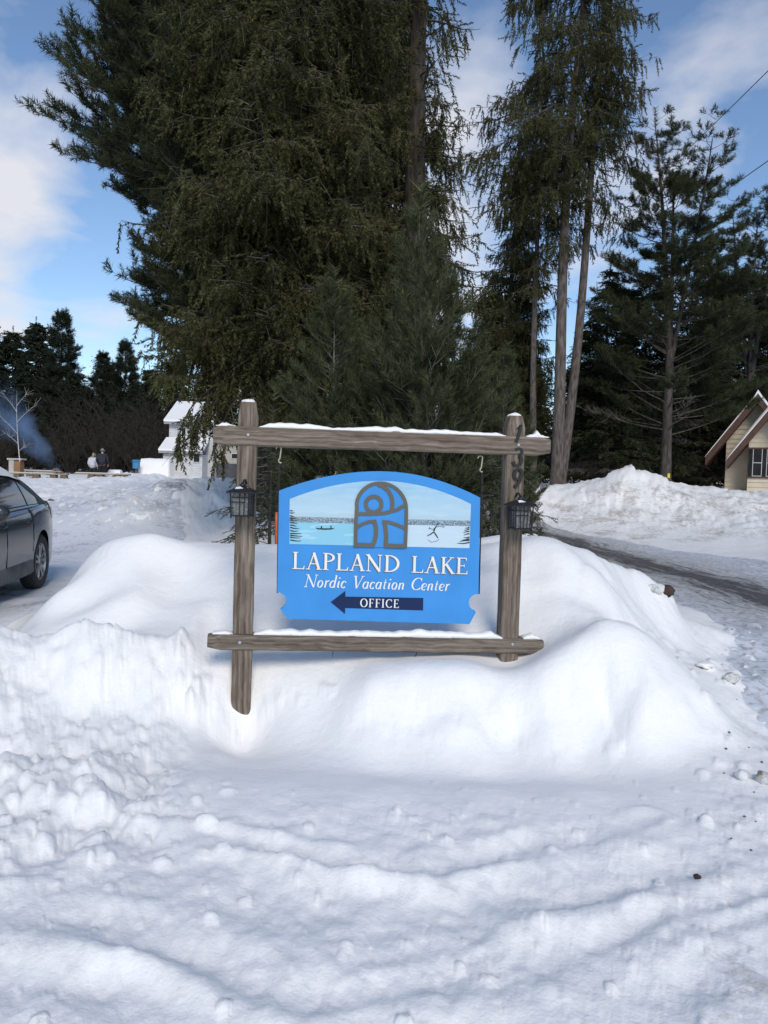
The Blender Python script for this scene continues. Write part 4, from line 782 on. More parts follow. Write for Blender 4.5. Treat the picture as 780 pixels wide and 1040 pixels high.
# arched blue ground of the emblem, then its bronze bands
eg = [(361, 555.5), (361, 516)]+[(387+26*math.cos(R(a)), 516.5-26*math.sin(R(a))+1.0*math.cos(R(a))) for a in range(180, -1, -12)]+[(412.6, 517), (412.2, 556.5)]
MB().prism(photo_poly(eg), -.010, .004).build('emblem_ground', M_BLUE, panel)
erib([(361.2, 555.8), (361.4, 536), (362.6, 516)]+[(387.6+25.4*math.cos(R(a)), 516-25.3*math.sin(R(a))+1.4*math.cos(R(a))) for a in range(172, 7, -10)]+[(412.9, 518), (412.6, 537), (411.8, 556)], 3.6)
erib([(362.5, 521.8), (376, 522.2), (391, 521.2), (403, 518), (412, 512.8)], 3.6)
erib([(377+0, 497.2)]*0+[(379.6+8.0*math.cos(R(a)), 512.4-8.0*math.sin(R(a))) for a in range(0, 360, 15)], 4.0, True)
erib([(384, 492.2), (389, 494.0), (394, 498), (397.6, 504), (398.8, 511), (398, 519)], 4.2)
erib([(362.2, 536.0), (368, 532.4), (375, 530.0), (382, 529.6)], 3.4)
erib([(380.2, 529.0), (382.0, 536), (381.9, 544), (380.4, 550), (378.2, 555.4)], 4.2)
erib([(361.0, 553.4), (379, 553.8)], 4.0)
erib([(388.4, 530.0), (395, 530.4), (403, 533), (411.6, 536.8)], 3.4)
erib([(390.2, 529.4), (391.6, 536), (392.4, 545), (391.8, 555.6)], 4.2)
erib([(391, 554.2), (412, 554.8)], 4.0)
emb.build('emblem', M_BRONZE, panel)
# canoe, skater and shore pines of the painted scene
pt = MB(); kk = [0]
def prib(pts, wpx): ribbon(pt, photo_poly(pts), wpx if isinstance(wpx, list) and False else ([q*PXM for q in wpx] if isinstance(wpx, list) else wpx*PXM), -.0045-.00010*kk[0], .0012); kk[0] = (kk[0]+1) % 12
_dk = painted('dark_scene_paint', (.022,.035,.045))
prib([(321.0,536.4),(323,537.2),(330,537.5),(337,537.3),(339.6,536.6)], [.7,1.3,1.5,1.3,.5]); prib([(326.6,536.8),(326.8,534.6)], 1.4); prib([(336.4,536.6),(336.3,534.0)], 1.1)
pt.build('painted_canoe', _dk, panel); pt = MB()
prib([(441.0,540.2),(443.2,543.4),(445.4,546.8)], [1.0,1.3,.8]); prib([(440.8,540.6),(437.8,542.8),(434.2,544.6)], [1.2,1.1,.6]); prib([(444.0,532.6),(445.8,532.4)], 1.5); prib([(443.4,534.6),(440.6,539.6)], 1.0); prib([(450.4,535.4),(452.0,535.2)], .8); prib([(436.2,537.6),(437.2,535.6)], .6)
prib([(441.0,541.0),(442.8,536.5),(444.8,532.4)], .45); prib([(443.6,535.4),(447,534.6),(451.2,535.4)], .4); prib([(443.4,535.6),(440,537.8),(436.6,536.8)], .4)
pt.build('painted_skater', _dk, panel); pt = MB(); prib([(435,548.6),(439,551.0),(444.6,549.6),(446.4,547.6)], .35)
pt.build('painted_reflection', _dk, panel)
rp = random.Random(3)
for side, x0, y0, y1 in ((1, 294.8, 519, 551.5), (-1, 477.4, 536, 554.5)):
    yv = y0; pt = MB()
    while yv < y1:
        f = .5+1.0*(yv-y0)/(y1-y0); ln = 9*f*rp.uniform(.6, 1.1); prib([(x0, yv-.6), (x0+side*ln*.5, yv+rp.uniform(-.4, .6)), (x0+side*ln, yv+rp.uniform(-.8, 1.2))], [1.3, 1.0, .4]); yv += rp.uniform(1.6, 3.2)
    pt.build('painted_shore_pine', _dk, panel)
# words
def wr(text, font, a, b, hpx, name, mat, y=-.004, shear=0, fat=1.0, **k):
    (x0, z0), (x1, z1) = pp(*a), pp(*b); o = None
    for i in range(len(text.split(' '))): o = write(text, font, x0, x1, z0, z1, hpx*PXM, y, shear, fat=fat, only=i, **k).build(name, mat, panel)
    return o
wr('LAPLAND LAKE', ROM, (296.5, 578.0), (475.5, 583.6), 17.0, 'title_word_shadow', M_GOLDP, y=-.0030, th=.0028, dx_=-.0058, dz_=-.0052, space=.55, fat=1.1)
wr('LAPLAND LAKE', ROM, (296.5, 578.0), (475.5, 583.6), 17.0, 'title_word', M_WHITEP, y=-.0062, th=.0022, space=.55, fat=1.12)
wr('Nordic Vacation Center', ITA, (308.5, 596.5), (456.0, 600.6), 12.6, 'subtitle_word', M_WHITEP, y=-.0040, shear=.22, space=.40, fat=1.3, gap=.06)
ar = photo_poly([(336.0, 612.0), (351.0, 600.6), (351.0, 606.4), (430.4, 607.8), (430.2, 620.4), (350.8, 618.0), (350.6, 624.0)])
arrow = MB().prism(ar, -.003, .004).build('arrow', M_NAVY, panel)
o = wr('OFFICE', ROM, (366.0, 616.8), (405.5, 617.8), 8.6, 'arrow_word', M_WHITEP, y=-.0070, gap=.12, fat=1.15); o.parent = arrow
# hooks and rods that carry the board
M_BRASS = plain('zinc_hook', (.55,.50,.38), (.40,.36,.27), .4, 50, metal=.7)
for tp_, mid, low in (((285.8, 452), (283.5, 474), (281.8, 603)), ((491.5, 462), (491.0, 482), (487.8, 604))):
    (s0, z0), (s1, z1), (s2, z2) = pp(*tp_), pp(*mid), pp(*low)
    top = z0-.01; pts = [(s0-.016+.016*math.cos(R(a)), .012, top-.010+.014*math.sin(R(a))) for a in range(200, -40, -20)]+[(s0-.004, .010, top-.045), (s0-.008, .008, top-.075)]+[(s0-.004+.012*math.cos(R(a)), .008, top-.092+.014*math.sin(R(a))) for a in range(110, 330, 22)]
    MB().tube(pts, .0048, 8).build('hook', M_BRASS, panel, smooth=True)
    MB().tube([(s0-.008, .010, z0+.02), (s0-.010, .010, top)], .004, 8).build('eye_bolt', M_BLACK, panel)
    MB().tube([(s1, .012, top-.095), (s1, .012, z1), (s1+(s2-s1)*.2, .012, z1+(z2-z1)*.2), (s2, .012, z2)], .0052, 8).build('hanger_rod', M_BLACK, panel)

# ---- house numbers on the right post
DIG = {'1': [([(.10,.80),(.34,1.0),(.24,.40),(.10,.02)], [.05,.14,.17,.20])],
       '3': [(arc(.30,.76,.22,.22,160,-80)+arc(.30,.29,.28,.29,80,-165), None)],
       '9': [(arc(.36,.70,.24,.28,0,360,20)[:-1], None, True), ([(.60,.74),(.55,.45),(.40,.18),(.22,.02)], [.12,.15,.15,.17])]}
for ch, cx, top_, bot in (('1', 528.0, 431.5, 450.0), ('3', 526.2, 455.0, 472.8), ('9', 525.2, 475.8, 495.0)):
    (sx, zt_), (_, zb_) = fp(cx, top_), fp(cx, bot); hgt = zt_-zb_; mb = MB(); k = 0
    for st in DIG[ch]:
        p = [(sx+(q[0]-.33)*hgt*.86+(q[1]-.5)*hgt*.08, zb_+q[1]*hgt) for q in st[0]]; wd_ = st[1] or nib(st[0]+(st[0][:1] if len(st) > 2 else []), .19, .10)[:len(st[0])]
        ribbon(mb, p, [q*hgt for q in wd_], -.0165-.0002*k, .020, len(st) > 2); k += 1
    o = mb.build('house_number', M_BLACK, None); o.parent = post_r; o.matrix_parent_inverse = Matrix.Translation((0,0,0)); o.matrix_parent_inverse = (Matrix.Translation(post_r.location) @ post_r.rotation_euler.to_matrix().to_4x4()).inverted(); o['label'] = 'black metal numeral '+ch

# ---- lanterns on the posts
M_LGLASS = plain('seeded_glass', (.20,.205,.20), (.07,.075,.075), .2, 60, coat=.4)
def lantern(label, px, pytop, s, right):
    sx, zt_ = fp(px, pytop, -.09); base = FB+FX*sx+FN*(-.095)
    t = thing('lantern', label, 'lantern', (base.x, base.y, zt_), (0, 0, YAW+R(-14 if not right else 6))); t.scale = (s, s, s)
    m = MB(); rw, hw = .098, .030                                # pyramid roof with eave lip
    m.add([(-rw,-rw,0),(rw,-rw,0),(rw,rw,0),(-rw,rw,0),(-hw,-hw,.040),(hw,-hw,.040),(hw,hw,.040),(-hw,hw,.040),(-rw,-rw,-.008),(rw,-rw,-.008),(rw,rw,-.008),(-rw,rw,-.008)],
          [(0,1,5,4),(1,2,6,5),(2,3,7,6),(3,0,4,7),(4,5,6,7),(8,9,1,0),(9,10,2,1),(10,11,3,2),(11,8,0,3),(11,10,9,8)]); m.build('roof', M_BLACK, t)
    MB().tube([(0,0,.038),(0,0,.052),(0,0,.062),(0,0,.074)], [.022,.026,.014,.004], 12).build('finial', M_BLACK, t, smooth=True)
    MB().tube([(0,.0,.05),(0,.03,.085),(0,.07,.088),(0,.094,.06)], .008, 8).build('bracket', M_BLACK, t, smooth=True)
    c = MB(); b, bb, hgt = .074, .066, -.175
    for sx_ in (-1, 1):
        for sy in (-1, 1): c.tube([(sx_*b*.96, sy*b*.96, -.006), (sx_*bb, sy*bb, hgt-.018)], .0062, 4)
    def bar(p, q, r_=.0036): c.tube([p, q], r_, 4)
    for zz_ in (-.040, hgt):
        k = b*.96+(bb-b*.96)*(-zz_/-hgt if False else zz_/hgt)
        for sg in (-1, 1): bar((-k, sg*k, zz_), (k, sg*k, zz_)); bar((sg*k, -k, zz_), (sg*k, k, zz_))
    for u in (-.38, .02, .42) if right else (-.05, .45):
        for sg in (-1, 1): bar((u*b, sg*b*.96, -.006), (u*bb, sg*bb, hgt)); bar((sg*b*.96, u*b, -.006), (sg*bb, u*bb, hgt))
    bar((-b*.95, -b*.95, -.075), (b*.5, -b*.95, -.075))
    c.build('cage', M_BLACK, t)
    MB().add([(-.058,-.058,-.010),(.058,-.058,-.010),(.058,.058,-.010),(-.058,.058,-.010),(-.052,-.052,hgt+.004),(.052,-.052,hgt+.004),(.052,.052,hgt+.004),(-.052,.052,hgt+.004)], [(0,1,5,4),(1,2,6,5),(2,3,7,6),(3,0,4,7),(4,5,6,7)]).build('glass', M_LGLASS, t)
    MB().box((-.068,-.068,hgt-.006), (.068,.068,hgt)).build('base', M_BLACK, t)
    sn = MB().add([(-.045,-.062,.0205),(.03,-.05,.0260),(.05,-.022,.0330),(-.01,-.030,.0400),(-.040,-.034,.0370),(-.01,-.058,.0300)], [(0,1,5),(1,2,3),(1,3,5),(5,3,4),(0,5,4)]); sn.build('snow_patch', M_SNOWCAP, t)
lantern('black lantern on the left post, plain with few bars, seen against far snow', 246.5, 499.5, .86, False)
lantern('black lantern on the right post under the house number, with gridded panes', 528.5, 513.0, .89, True)

# ------------------------------------------------------------------ the dark car on the drive
M_CAR = plain('dark_car_paint', (.026,.029,.036), (.017,.019,.024), .28, 3, coat=.7); M_CARLO = plain('salt_dusted_paint', (.16,.165,.17), (.07,.072,.078), .6, 5)
M_CGLASS = plain('car_glass', (.012,.014,.017), (.02,.022,.025), .08, 4, coat=.4); M_TYRE = plain('tyre_rubber', (.028,.028,.03), (.05,.05,.05), .85, 30); M_RIM = plain('alloy', (.50,.50,.50), (.34,.34,.34), .38, 20, metal=.7)
M_TRIM = plain('black_trim', (.02,.02,.022), (.014,.014,.015), .5, 20); M_CHROME = plain('chrome_trim', (.62,.63,.65), (.5,.5,.5), .22, 20, metal=.9); M_TAIL = plain('tail_lamp_red', (.30,.012,.010), (.22,.01,.01), .2, 20, coat=.6)
AX_R, AX_F, HW = -1.38, 1.36, .915
def zb(x):
    v = .24
    for a in (AX_R, AX_F):
        d = abs(x-a)
        if d < .385: v = max(v, .335+math.sqrt(.385**2-d*d))
    if x > 2.0: v = max(v, .24+.10*(x-2.0)/.32)
    if x < -2.0: v = max(v, .24+.18*(-2.0-x)/.33)
    return v
def ztop(x): return float(np.interp(x, [-2.34,-2.25,-1.75,-1.2,0,.9,1.25,1.8,2.15,2.33], [.96,1.035,1.03,1.0,.965,.945,.93,.84,.74,.62]))
def hwid(x): e = max(0, (abs(x)-1.0)/1.34); return HW*(1-.17*e**2.6)
def prof(z, zt): return float(np.interp(z, [.2,.30,.42,.62,.80,.93,1.05], [.945,.985,.985,1.0,.992,.968,.93]))
def zroof(x): return float(np.interp(x, [-1.95,-1.72,-1.45,-1.15,-.8,-.3,.2,.6,.95,1.30], [1.02,1.10,1.24,1.36,1.41,1.435,1.43,1.38,1.22,.955]))
cp = at(42, 603.5, 9.75); th = R(-82.0+0.0)
carM = Matrix.Rotation(th, 3, 'Z'); cl = Vector((cp.x, cp.y, 0))-carM @ Vector((AX_R, HW-.03, 0))
car = thing('parked_car', 'dark grey saloon car with snowy roof, parked on the drive at the left', 'car', (cl.x, cl.y, hz(cl.x, cl.y)-.0), (0, 0, th)); car.scale = (1, 1, 1.05)
xs = np.unique(np.round(np.concatenate([np.linspace(-2.33, 2.32, 70), AX_R+.385*np.cos(np.linspace(0, np.pi, 19)), AX_F+.385*np.cos(np.linspace(0, np.pi, 19))]), 4))
mb = MB(); nz, ntp = 9, 7; ring = 2*nz+ntp
for x in xs:
    zt = ztop(x); z0 = min(zb(x), zt-.06); w_ = hwid(x); L_ = []
    for k in range(nz): z = z0+(zt-z0)*k/(nz-1); L_.append((x, w_*prof(z, zt)*(1-.035*(k == nz-1)), z))
    T_ = [(x, w_*prof(zt, zt)*.955*(1-2*(k+1)/(ntp+1)), zt+.022*(1-abs(1-2*(k+1)/(ntp+1))**2)) for k in range(ntp)]
    mb.v += L_+T_+[(p[0], -p[1], p[2]) for p in L_[::-1]]
for i in range(len(xs)-1):
    for k in range(ring-1): mb.f.append((i*ring+k, (i+1)*ring+k, (i+1)*ring+k+1, i*ring+k+1))
mb.f.append(tuple(range(ring))); mb.f.append(tuple((len(xs)-1)*ring+k for k in range(ring)))
mb.build('body', M_CAR, car, smooth=True)
gx = np.linspace(-1.93, 1.28, 34); mb = MB(); gh = []
def side(x, t): zt = max(zroof(x), ztop(x)+.01); zb_ = ztop(x)-.01; y0 = hwid(x)*.915; return (x, y0-(.235*((zt-zb_)/.45))*t**1.25, zb_+(zt-zb_)*t)
ng = 6
for x in gx:
    S = [side(x, k/(ng-1)) for k in range(ng)]; tp = S[-1]; mb.v += S+[(x, tp[1]*(1-2*(k+1)/6), tp[2]+.03*(1-abs(1-2*(k+1)/6)**2)) for k in range(5)]+[(p[0], -p[1], p[2]) for p in S[::-1]]
rg_ = 2*ng+5
for i in range(len(gx)-1):
    for k in range(rg_-1): mb.f.append((i*rg_+k, (i+1)*rg_+k, (i+1)*rg_+k+1, i*rg_+k+1))
mb.f.append(tuple(range(rg_))); mb.f.append(tuple((len(gx)-1)*rg_+k for k in range(rg_))); mb.build('cabin_shell', M_TRIM, car, smooth=True)
def patch(name, x0, x1, f0, f1, sgn, mat, off=.004, n=10, zlim=None):
    m = MB()
    for i in range(n+1):
        x = x0+(x1-x0)*i/n
        for k in range(5):
            a, b = f0(x), f1(x); p = side(x, a+(b-a)*k/4); m.v.append((x, sgn*(p[1]+off), p[2]))
    for i in range(n):
        for k in range(4): m.f.append((i*5+k, (i+1)*5+k, (i+1)*5+k+1, i*5+k+1))
    return m.build(name, mat, car, smooth=True)
lo = lambda x: .13; hi = lambda x: .86
for sg in (1, -1):
    patch('side_window', -.02, .92, lo, lambda x: .86 if x < .55 else .86-(x-.55)*.9, sg, M_CGLASS); patch('side_window', -.98, -.08, lo, hi, sg, M_CGLASS)
    patch('quarter_window', -1.42, -1.03, lo, lambda x: .80+(x+1.03)*.9, sg, M_CGLASS, n=6)
    patch('window_trim', -1.45, 1.02, lambda x: .055, lambda x: .105, sg, M_CHROME, off=.007, n=24)
    m = MB()
    for x in (-.05, .98): MB().tube([(x, sg*(hwid(x)*prof(z, 1)+.001), z) for z in (.34,.5,.65,.8,.93)], .004, 4).build('door_seam', M_TRIM, car)
    m.tube([(AX_R+.40+(.75-z)*.05, sg*(hwid(-.9)*prof(z, 1)+.001), z) for z in (.5,.65,.8,.93)], .004, 4); m.build('door_seam', M_TRIM, car)
    for x in (.12, -.86):
        y = hwid(x)*prof(.84, 1); MB().tube([(x+.11, sg*(y-.01), .845), (x+.08, sg*(y+.030), .848), (x-.08, sg*(y+.030), .852), (x-.11, sg*(y-.01), .852)], [.010,.013,.013,.010], 8).build('door_handle', M_TRIM, car, smooth=True)
    m = MB(); bmv = []
    bm = bmesh.new(); bmesh.ops.create_uvsphere(bm, u_segments=16, v_segments=10, radius=1)
    for v in bm.verts: v.co = Vector((.60+v.co.x*.075, sg*(1.03+v.co.y*.12), 1.03+v.co.z*.085))
    me = bpy.data.meshes.new('mirror'); bm.to_mesh(me); bm.free(); me.materials.append(M_CAR); [setattr(p, 'use_smooth', True) for p in me.polygons]; mo = bpy.data.objects.new('mirror', me); C.objects.link(mo); mo.parent = car
    MB().tube([(.63, sg*.88, .98), (.61, sg*.97, 1.0)], .022, 8).build('stalk', M_TRIM, mo)
    m = MB()
    for i, x in enumerate(np.linspace(-.95, .93, 12)): y = hwid(x); m.v += [(x, sg*(y*prof(.24,1)+.006), .235), (x, sg*(y*prof(.3,1)+.022), .27), (x, sg*(y*prof(.4,1)+.012), .40), (x, sg*(y*prof(.42,1)-.006), .415)]
    for i in range(11):
        for k in range(3): m.f.append((i*4+k, (i+1)*4+k, (i+1)*4+k+1, i*4+k+1))
    m.build('sill', M_CARLO, car, smooth=True)
    m = MB()
    for i, x in enumerate(np.linspace(-2.325, -2.02, 6)): y = hwid(x); m.v += [(x, sg*(y*prof(.84,1)+.006), .82), (x, sg*(y*prof(.92,1)+.012), .90), (x, sg*(y*.965+.002), .985)]
    for i in range(5):
        for k in range(2): m.f.append((i*3+k, (i+1)*3+k, (i+1)*3+k+1, i*3+k+1))
    m.v += [(-2.345, sg*(hwid(-2.33)*.93), .82), (-2.345, sg*.50, .84), (-2.345, sg*.50, .97), (-2.345, sg*hwid(-2.33)*.93, .985)]; b_ = 18; m.f.append((b_, b_+1, b_+2, b_+3)); m.build('tail_lamp', M_TAIL, car)
    for ax in (AX_R, AX_F):
        wh = bpy.data.objects.new('wheel', None); C.objects.link(wh); wh.parent = car; wh.location = (ax, sg*(HW-.125), .335); wh.empty_display_size = .1
        prf = [(-.10,.215),(-.10,.30),(-.075,.330),(.0,.337),(.075,.330),(.102,.305),(.100,.255),(.090,.222),(.05,.215)]; ns = 40; m = MB()
        for i in range(ns):
            q = 2*math.pi*i/ns; m.v += [(r_*math.cos(q), sg*yy, r_*math.sin(q)) for yy, r_ in prf]
        kf = len(prf); m.f += [(i*kf+k, ((i+1) % ns)*kf+k, ((i+1) % ns)*kf+k+1, i*kf+k+1) for i in range(ns) for k in range(kf-1)]; m.build('tyre', M_TYRE, wh, smooth=True)
        m = MB()
        for i in range(ns):
            q = 2*math.pi*i/ns; m.v += [(r_*math.cos(q), sg*yy, r_*math.sin(q)) for yy, r_ in ((.086,.226),(.090,.212),(.07,.204),(.0,.196),(-.09,.2))]
        m.f += [(i*5+k, ((i+1) % ns)*5+k, ((i+1) % ns)*5+k+1, i*5+k+1) for i in range(ns) for k in range(4)]
        for s5 in range(5):
            for dq in (-.16, .16):
                q = 2*math.pi*s5/5+.3; c_, s_ = math.cos(q), math.sin(q); e1 = (.205*math.cos(q+dq*1.25), .205*math.sin(q+dq*1.25)); i1 = (.05*math.cos(q+dq*2), .05*math.sin(q+dq*2))
                m.tube([(i1[0], sg*.062, i1[1]), (e1[0]*.6+i1[0]*.4, sg*.074, e1[1]*.6+i1[1]*.4), (e1[0], sg*.078, e1[1])], [.020,.016,.017], 6)
        m.tube([(0, sg*.02, 0), (0, sg*.066, 0), (0, sg*.074, 0)], [.062,.055,.035], 20); m.build('rim', M_RIM, wh)
        MB().tube([(0, -sg*.09, 0), (0, sg*.01, 0)], .19, 24).build('brake_disc', M_TRIM, wh)
MB().box((-2.15,-.62,.17), (2.1,.62,.42)).box((-2.1,-.80,.42), (2.05,.80,.74)).build('underbody', M_TRIM, car)
# windscreen, rear window, lamps in front, bumpers
for nm, x0, x1 in (('windscreen', .64, 1.27), ('rear_window', -1.90, -1.20)):
    m = MB()
    for i in range(8):
        x = x0+(x1-x0)*i/7; tp = side(x, 1.0)
        for k in range(7): t = 1-2*k/6; m.v.append((x, tp[1]*t*.9, tp[2]+.03*(1-abs(t*.9)**2)+.006))
    m.f += [(i*7+k, (i+1)*7+k, (i+1)*7+k+1, i*7+k+1) for i in range(7) for k in range(6)]; m.build(nm, M_CGLASS, car, smooth=True)
for sg in (1, -1): MB().add([(2.335, sg*.45, .62), (2.27, sg*.82, .66), (2.10, sg*.885, .74), (2.18, sg*.80, .76), (2.30, sg*.5, .70)], [(0,1,2,3,4)]).build('headlight', plain('lamp_lens', (.6,.62,.65), (.4,.42,.45), .15, 30, coat=.6), car)
m = MB()
for i, x in enumerate(np.linspace(-1.22, .55, 26)):
    z = zroof(x)+.012; yw = side(x, 1.0)[1]+.055; e = min(1, min(i, 25-i)/3+.12)
    for k in range(13):
        t = -1+2*k/12; m.v.append((x, yw*t, z+.03*(1-t*t)+e*(.12+.02*math.sin(x*5+t*3))*(1-abs(t)**4)-.055*abs(t)**6))
m.f += [(i*13+k, (i+1)*13+k, (i+1)*13+k+1, i*13+k+1) for i in range(25) for k in range(12)]; m.build('snow_cap', M_SNOWCAP, car, smooth=True)
m = MB()
for i in range(6):
    x = -2.28+.07*i
    for k in range(9): t = -1+2*k/8; m.v.append((x, .70*t+.10, ztop(x)+.018+.020*(1-t*t)+.022*(0 < i < 5)*(.6+.4*math.sin(k*2.1+i))))
m.f += [(i*9+k, (i+1)*9+k, (i+1)*9+k+1, i*9+k+1) for i in range(5) for k in range(8)]; m.build('snow_patch', M_SNOWCAP, car, smooth=True)

# ------------------------------------------------------------------ fire circle: benches, box, people, smoke
def ground(px, D): X = PX(px, D); return Vector((X, D, hz(X, D, True)))
M_PLANK = wood_mat('bench_plank', 0, 3.3, ((.16,.12,.09),(.32,.26,.20),(.46,.40,.33))); M_LOG = plain('cut_log', (.20,.14,.09), (.10,.07,.05), .9, 6, bump=.5)
def bench(label, px0, px1, D, seatpy, blocks, group=None):
    a, b = at(px0, seatpy, D), at(px1, seatpy+.6, D); mid = (a+b)/2; gz = ground((px0+px1)/2, D).z; t = thing('plank_bench', label, 'bench', (mid.x, D, gz), (0, 0, 0), group)
    hl = (b.x-a.x)/2; hs = mid.z-gz; MB().box((-hl, -.17, hs-.07), (hl, .17, hs)).build('seat', M_PLANK, t, bevel=.01)
    MB().box((-hl*.98, -.155, hs+.001), (hl*.55, .14, hs+.028)).build('snow_cap', M_SNOWCAP, t, bevel=.012)
    for u in blocks:
        x = hl*u; MB().add([(x-.24,-.16,-.4),(x+.24,-.16,-.4),(x+.24,.16,-.4),(x-.24,.16,-.4),(x-.15,-.13,hs-.07),(x+.17,-.13,hs-.07),(x+.17,.13,hs-.07),(x-.15,.13,hs-.07)], [(0,3,2,1),(4,5,6,7),(0,1,5,4),(1,2,6,5),(2,3,7,6),(3,0,4,7)]).build('leg', M_LOG, t, bevel=.02)
    return t
bench('long low plank bench on wooden blocks beneath the drifting smoke', 11, 69, 42, 480.2, (-.78, -.1, .5, .86))
bench('second plank bench behind the long one, close to the smoke', 22, 63, 45, 477.6, (-.6, .6))
bench('plank bench on two blocks right in front of the two standing people', 77, 132, 40.5, 480.4, (-.42, -.12, .8))
bx = ground(14, 43.5); t = thing('wooden_box', 'small box with pale side and brown front at the left end of the benches', 'box', (PX(16.5, 42.9), 42.9, hz(PX(16.5, 42.9), 42.9, True)))
MB().box((-.34,-.25,.0), (-.06,.25,.92)).build('pale_side', plain('pale_board', (.50,.46,.42), (.38,.35,.32), .8, 6), t, bevel=.01); MB().box((-.058,-.26,.0), (.30,.24,.86)).build('front_panel', plain('brown_board', (.34,.17,.07), (.20,.10,.045), .8, 6, stretch=(6,1,1)), t, bevel=.01)
MB().box((-.42,-.3,.922), (.40,.3,1.02)).build('lid', plain('grey_lid', (.46,.44,.42), (.36,.34,.33), .8, 8), t, bevel=.01)
fr = ground(56, 48); t = thing('campfire', 'smouldering log fire at the foot of the blue smoke', 'fire', fr)
for k in range(6): q = k*1.05; MB().tube([(.55*math.cos(q), .55*math.sin(q), .02), (.08*math.cos(q+.6), .08*math.sin(q+.6), .42)], [.075,.06], 8).build('log', M_LOG, t)
def plume():
    a, b = at(61, 478, 47.5), at(-14, 398, 47.5); ax = b-a; ln = ax.length; m = MB(); n = 18
    for i in range(9):
        x = ln*i/8; rr_ = .35+.40*x
        for k in range(n): q = 2*math.pi*k/n; m.v.append((x, rr_*math.cos(q), rr_*math.sin(q)))
    m.f += [(i*n+k, i*n+(k+1) % n, (i+1)*n+(k+1) % n, (i+1)*n+k) for i in range(8) for k in range(n)]+[tuple(range(n)), tuple(8*n+k for k in range(n))]
    mt = bpy.data.materials.new('wood_smoke'); mt.use_nodes = True; t = mt.node_tree; t.nodes.clear(); out = N(t, 'ShaderNodeOutputMaterial'); v = N(t, 'ShaderNodeVolumePrincipled'); L(t, v.outputs[0], out.inputs['Volume'])
    v.inputs['Color'].default_value = (.40,.62,.98,1); v.inputs['Anisotropy'].default_value = .0
    def mth(op, a_, b_=None, c_=None):
        q = N(t, 'ShaderNodeMath', operation=op)
        for i, w_ in enumerate((a_, b_, c_)):
            if w_ is None: continue
            if isinstance(w_, (int, float)): q.inputs[i].default_value = w_
            else: L(t, w_, q.inputs[i])
        return q.outputs[0]
    tc = N(t, 'ShaderNodeTexCoord'); sp = N(t, 'ShaderNodeSeparateXYZ')
    nd = N(t, 'ShaderNodeTexNoise'); L(t, tc.outputs['Object'], nd.inputs['Vector']); nd.inputs['Scale'].default_value = .8; nd.inputs['Detail'].default_value = 3
    wv = N(t, 'ShaderNodeVectorMath', operation='MULTIPLY_ADD'); L(t, nd.outputs['Color'], wv.inputs[0]); wv.inputs[1].default_value = (1.2,1.2,1.2); L(t, tc.outputs['Object'], wv.inputs[2]); L(t, wv.outputs[0], sp.inputs[0])
    y2 = mth('ADD', sp.outputs[1], -.6); z2 = mth('ADD', sp.outputs[2], -.6); rad = mth('SQRT', mth('ADD', mth('MULTIPLY', y2, y2), mth('MULTIPLY', z2, z2)))
    lim = mth('MULTIPLY_ADD', sp.outputs[0], .26, .10); f = mth('MAXIMUM', mth('SUBTRACT', 1.0, mth('DIVIDE', rad, lim)), 0.0)
    n1 = N(t, 'ShaderNodeTexNoise'); L(t, tc.outputs['Object'], n1.inputs['Vector']); n1.inputs['Scale'].default_value = .9; n1.inputs['Detail'].default_value = 5; n1.inputs['Distortion'].default_value = .6
    cl_ = mth('MAXIMUM', mth('MULTIPLY_ADD', n1.outputs['Fac'], 3.2, -1.1), 0.0); dn = mth('MULTIPLY', mth('MULTIPLY', f, cl_), .75)
    fade = N(t, 'ShaderNodeMapRange'); L(t, sp.outputs[0], fade.inputs[0]); fade.inputs[1].default_value = ln*.55; fade.inputs[2].default_value = ln; fade.inputs[3].default_value = 1; fade.inputs[4].default_value = .15
    L(t, mth('MULTIPLY', dn, fade.outputs[0]), v.inputs['Density'])
    o = m.build('smoke', mt, None, smooth=True); o.location = a; o.rotation_euler = ax.to_track_quat('X', 'Z').to_euler(); tag(o, 'blue wood smoke drifting up to the left from the fire', 'smoke', None, 'stuff')
plume()
M_SKIN = plain('skin', (.52,.33,.25), (.46,.28,.21), .6, 20)
def skinmesh(name, pts, edges, rad, mat, parent, root=0, lv=2):
    me = bpy.data.meshes.new(name); me.from_pydata(pts, edges, []); o = bpy.data.objects.new(name, me); C.objects.link(o)
    o.modifiers.new('s', 'SKIN'); sk = me.skin_vertices[0].data
    for i, r_ in enumerate(rad): sk[i].radius = (r_, r_) if not isinstance(r_, tuple) else r_; sk[i].use_root = (i == root)
    ss = o.modifiers.new('u', 'SUBSURF'); ss.levels = ss.render_levels = lv
    dg = bpy.context.evaluated_depsgraph_get(); dg.update(); m2 = bpy.data.meshes.new_from_object(o.evaluated_get(dg)); o.modifiers.clear(); o.data = m2; m2.name = name
    m2.materials.clear(); m2.materials.append(mat); [setattr(p, 'use_smooth', True) for p in m2.polygons]; o.parent = parent; return o
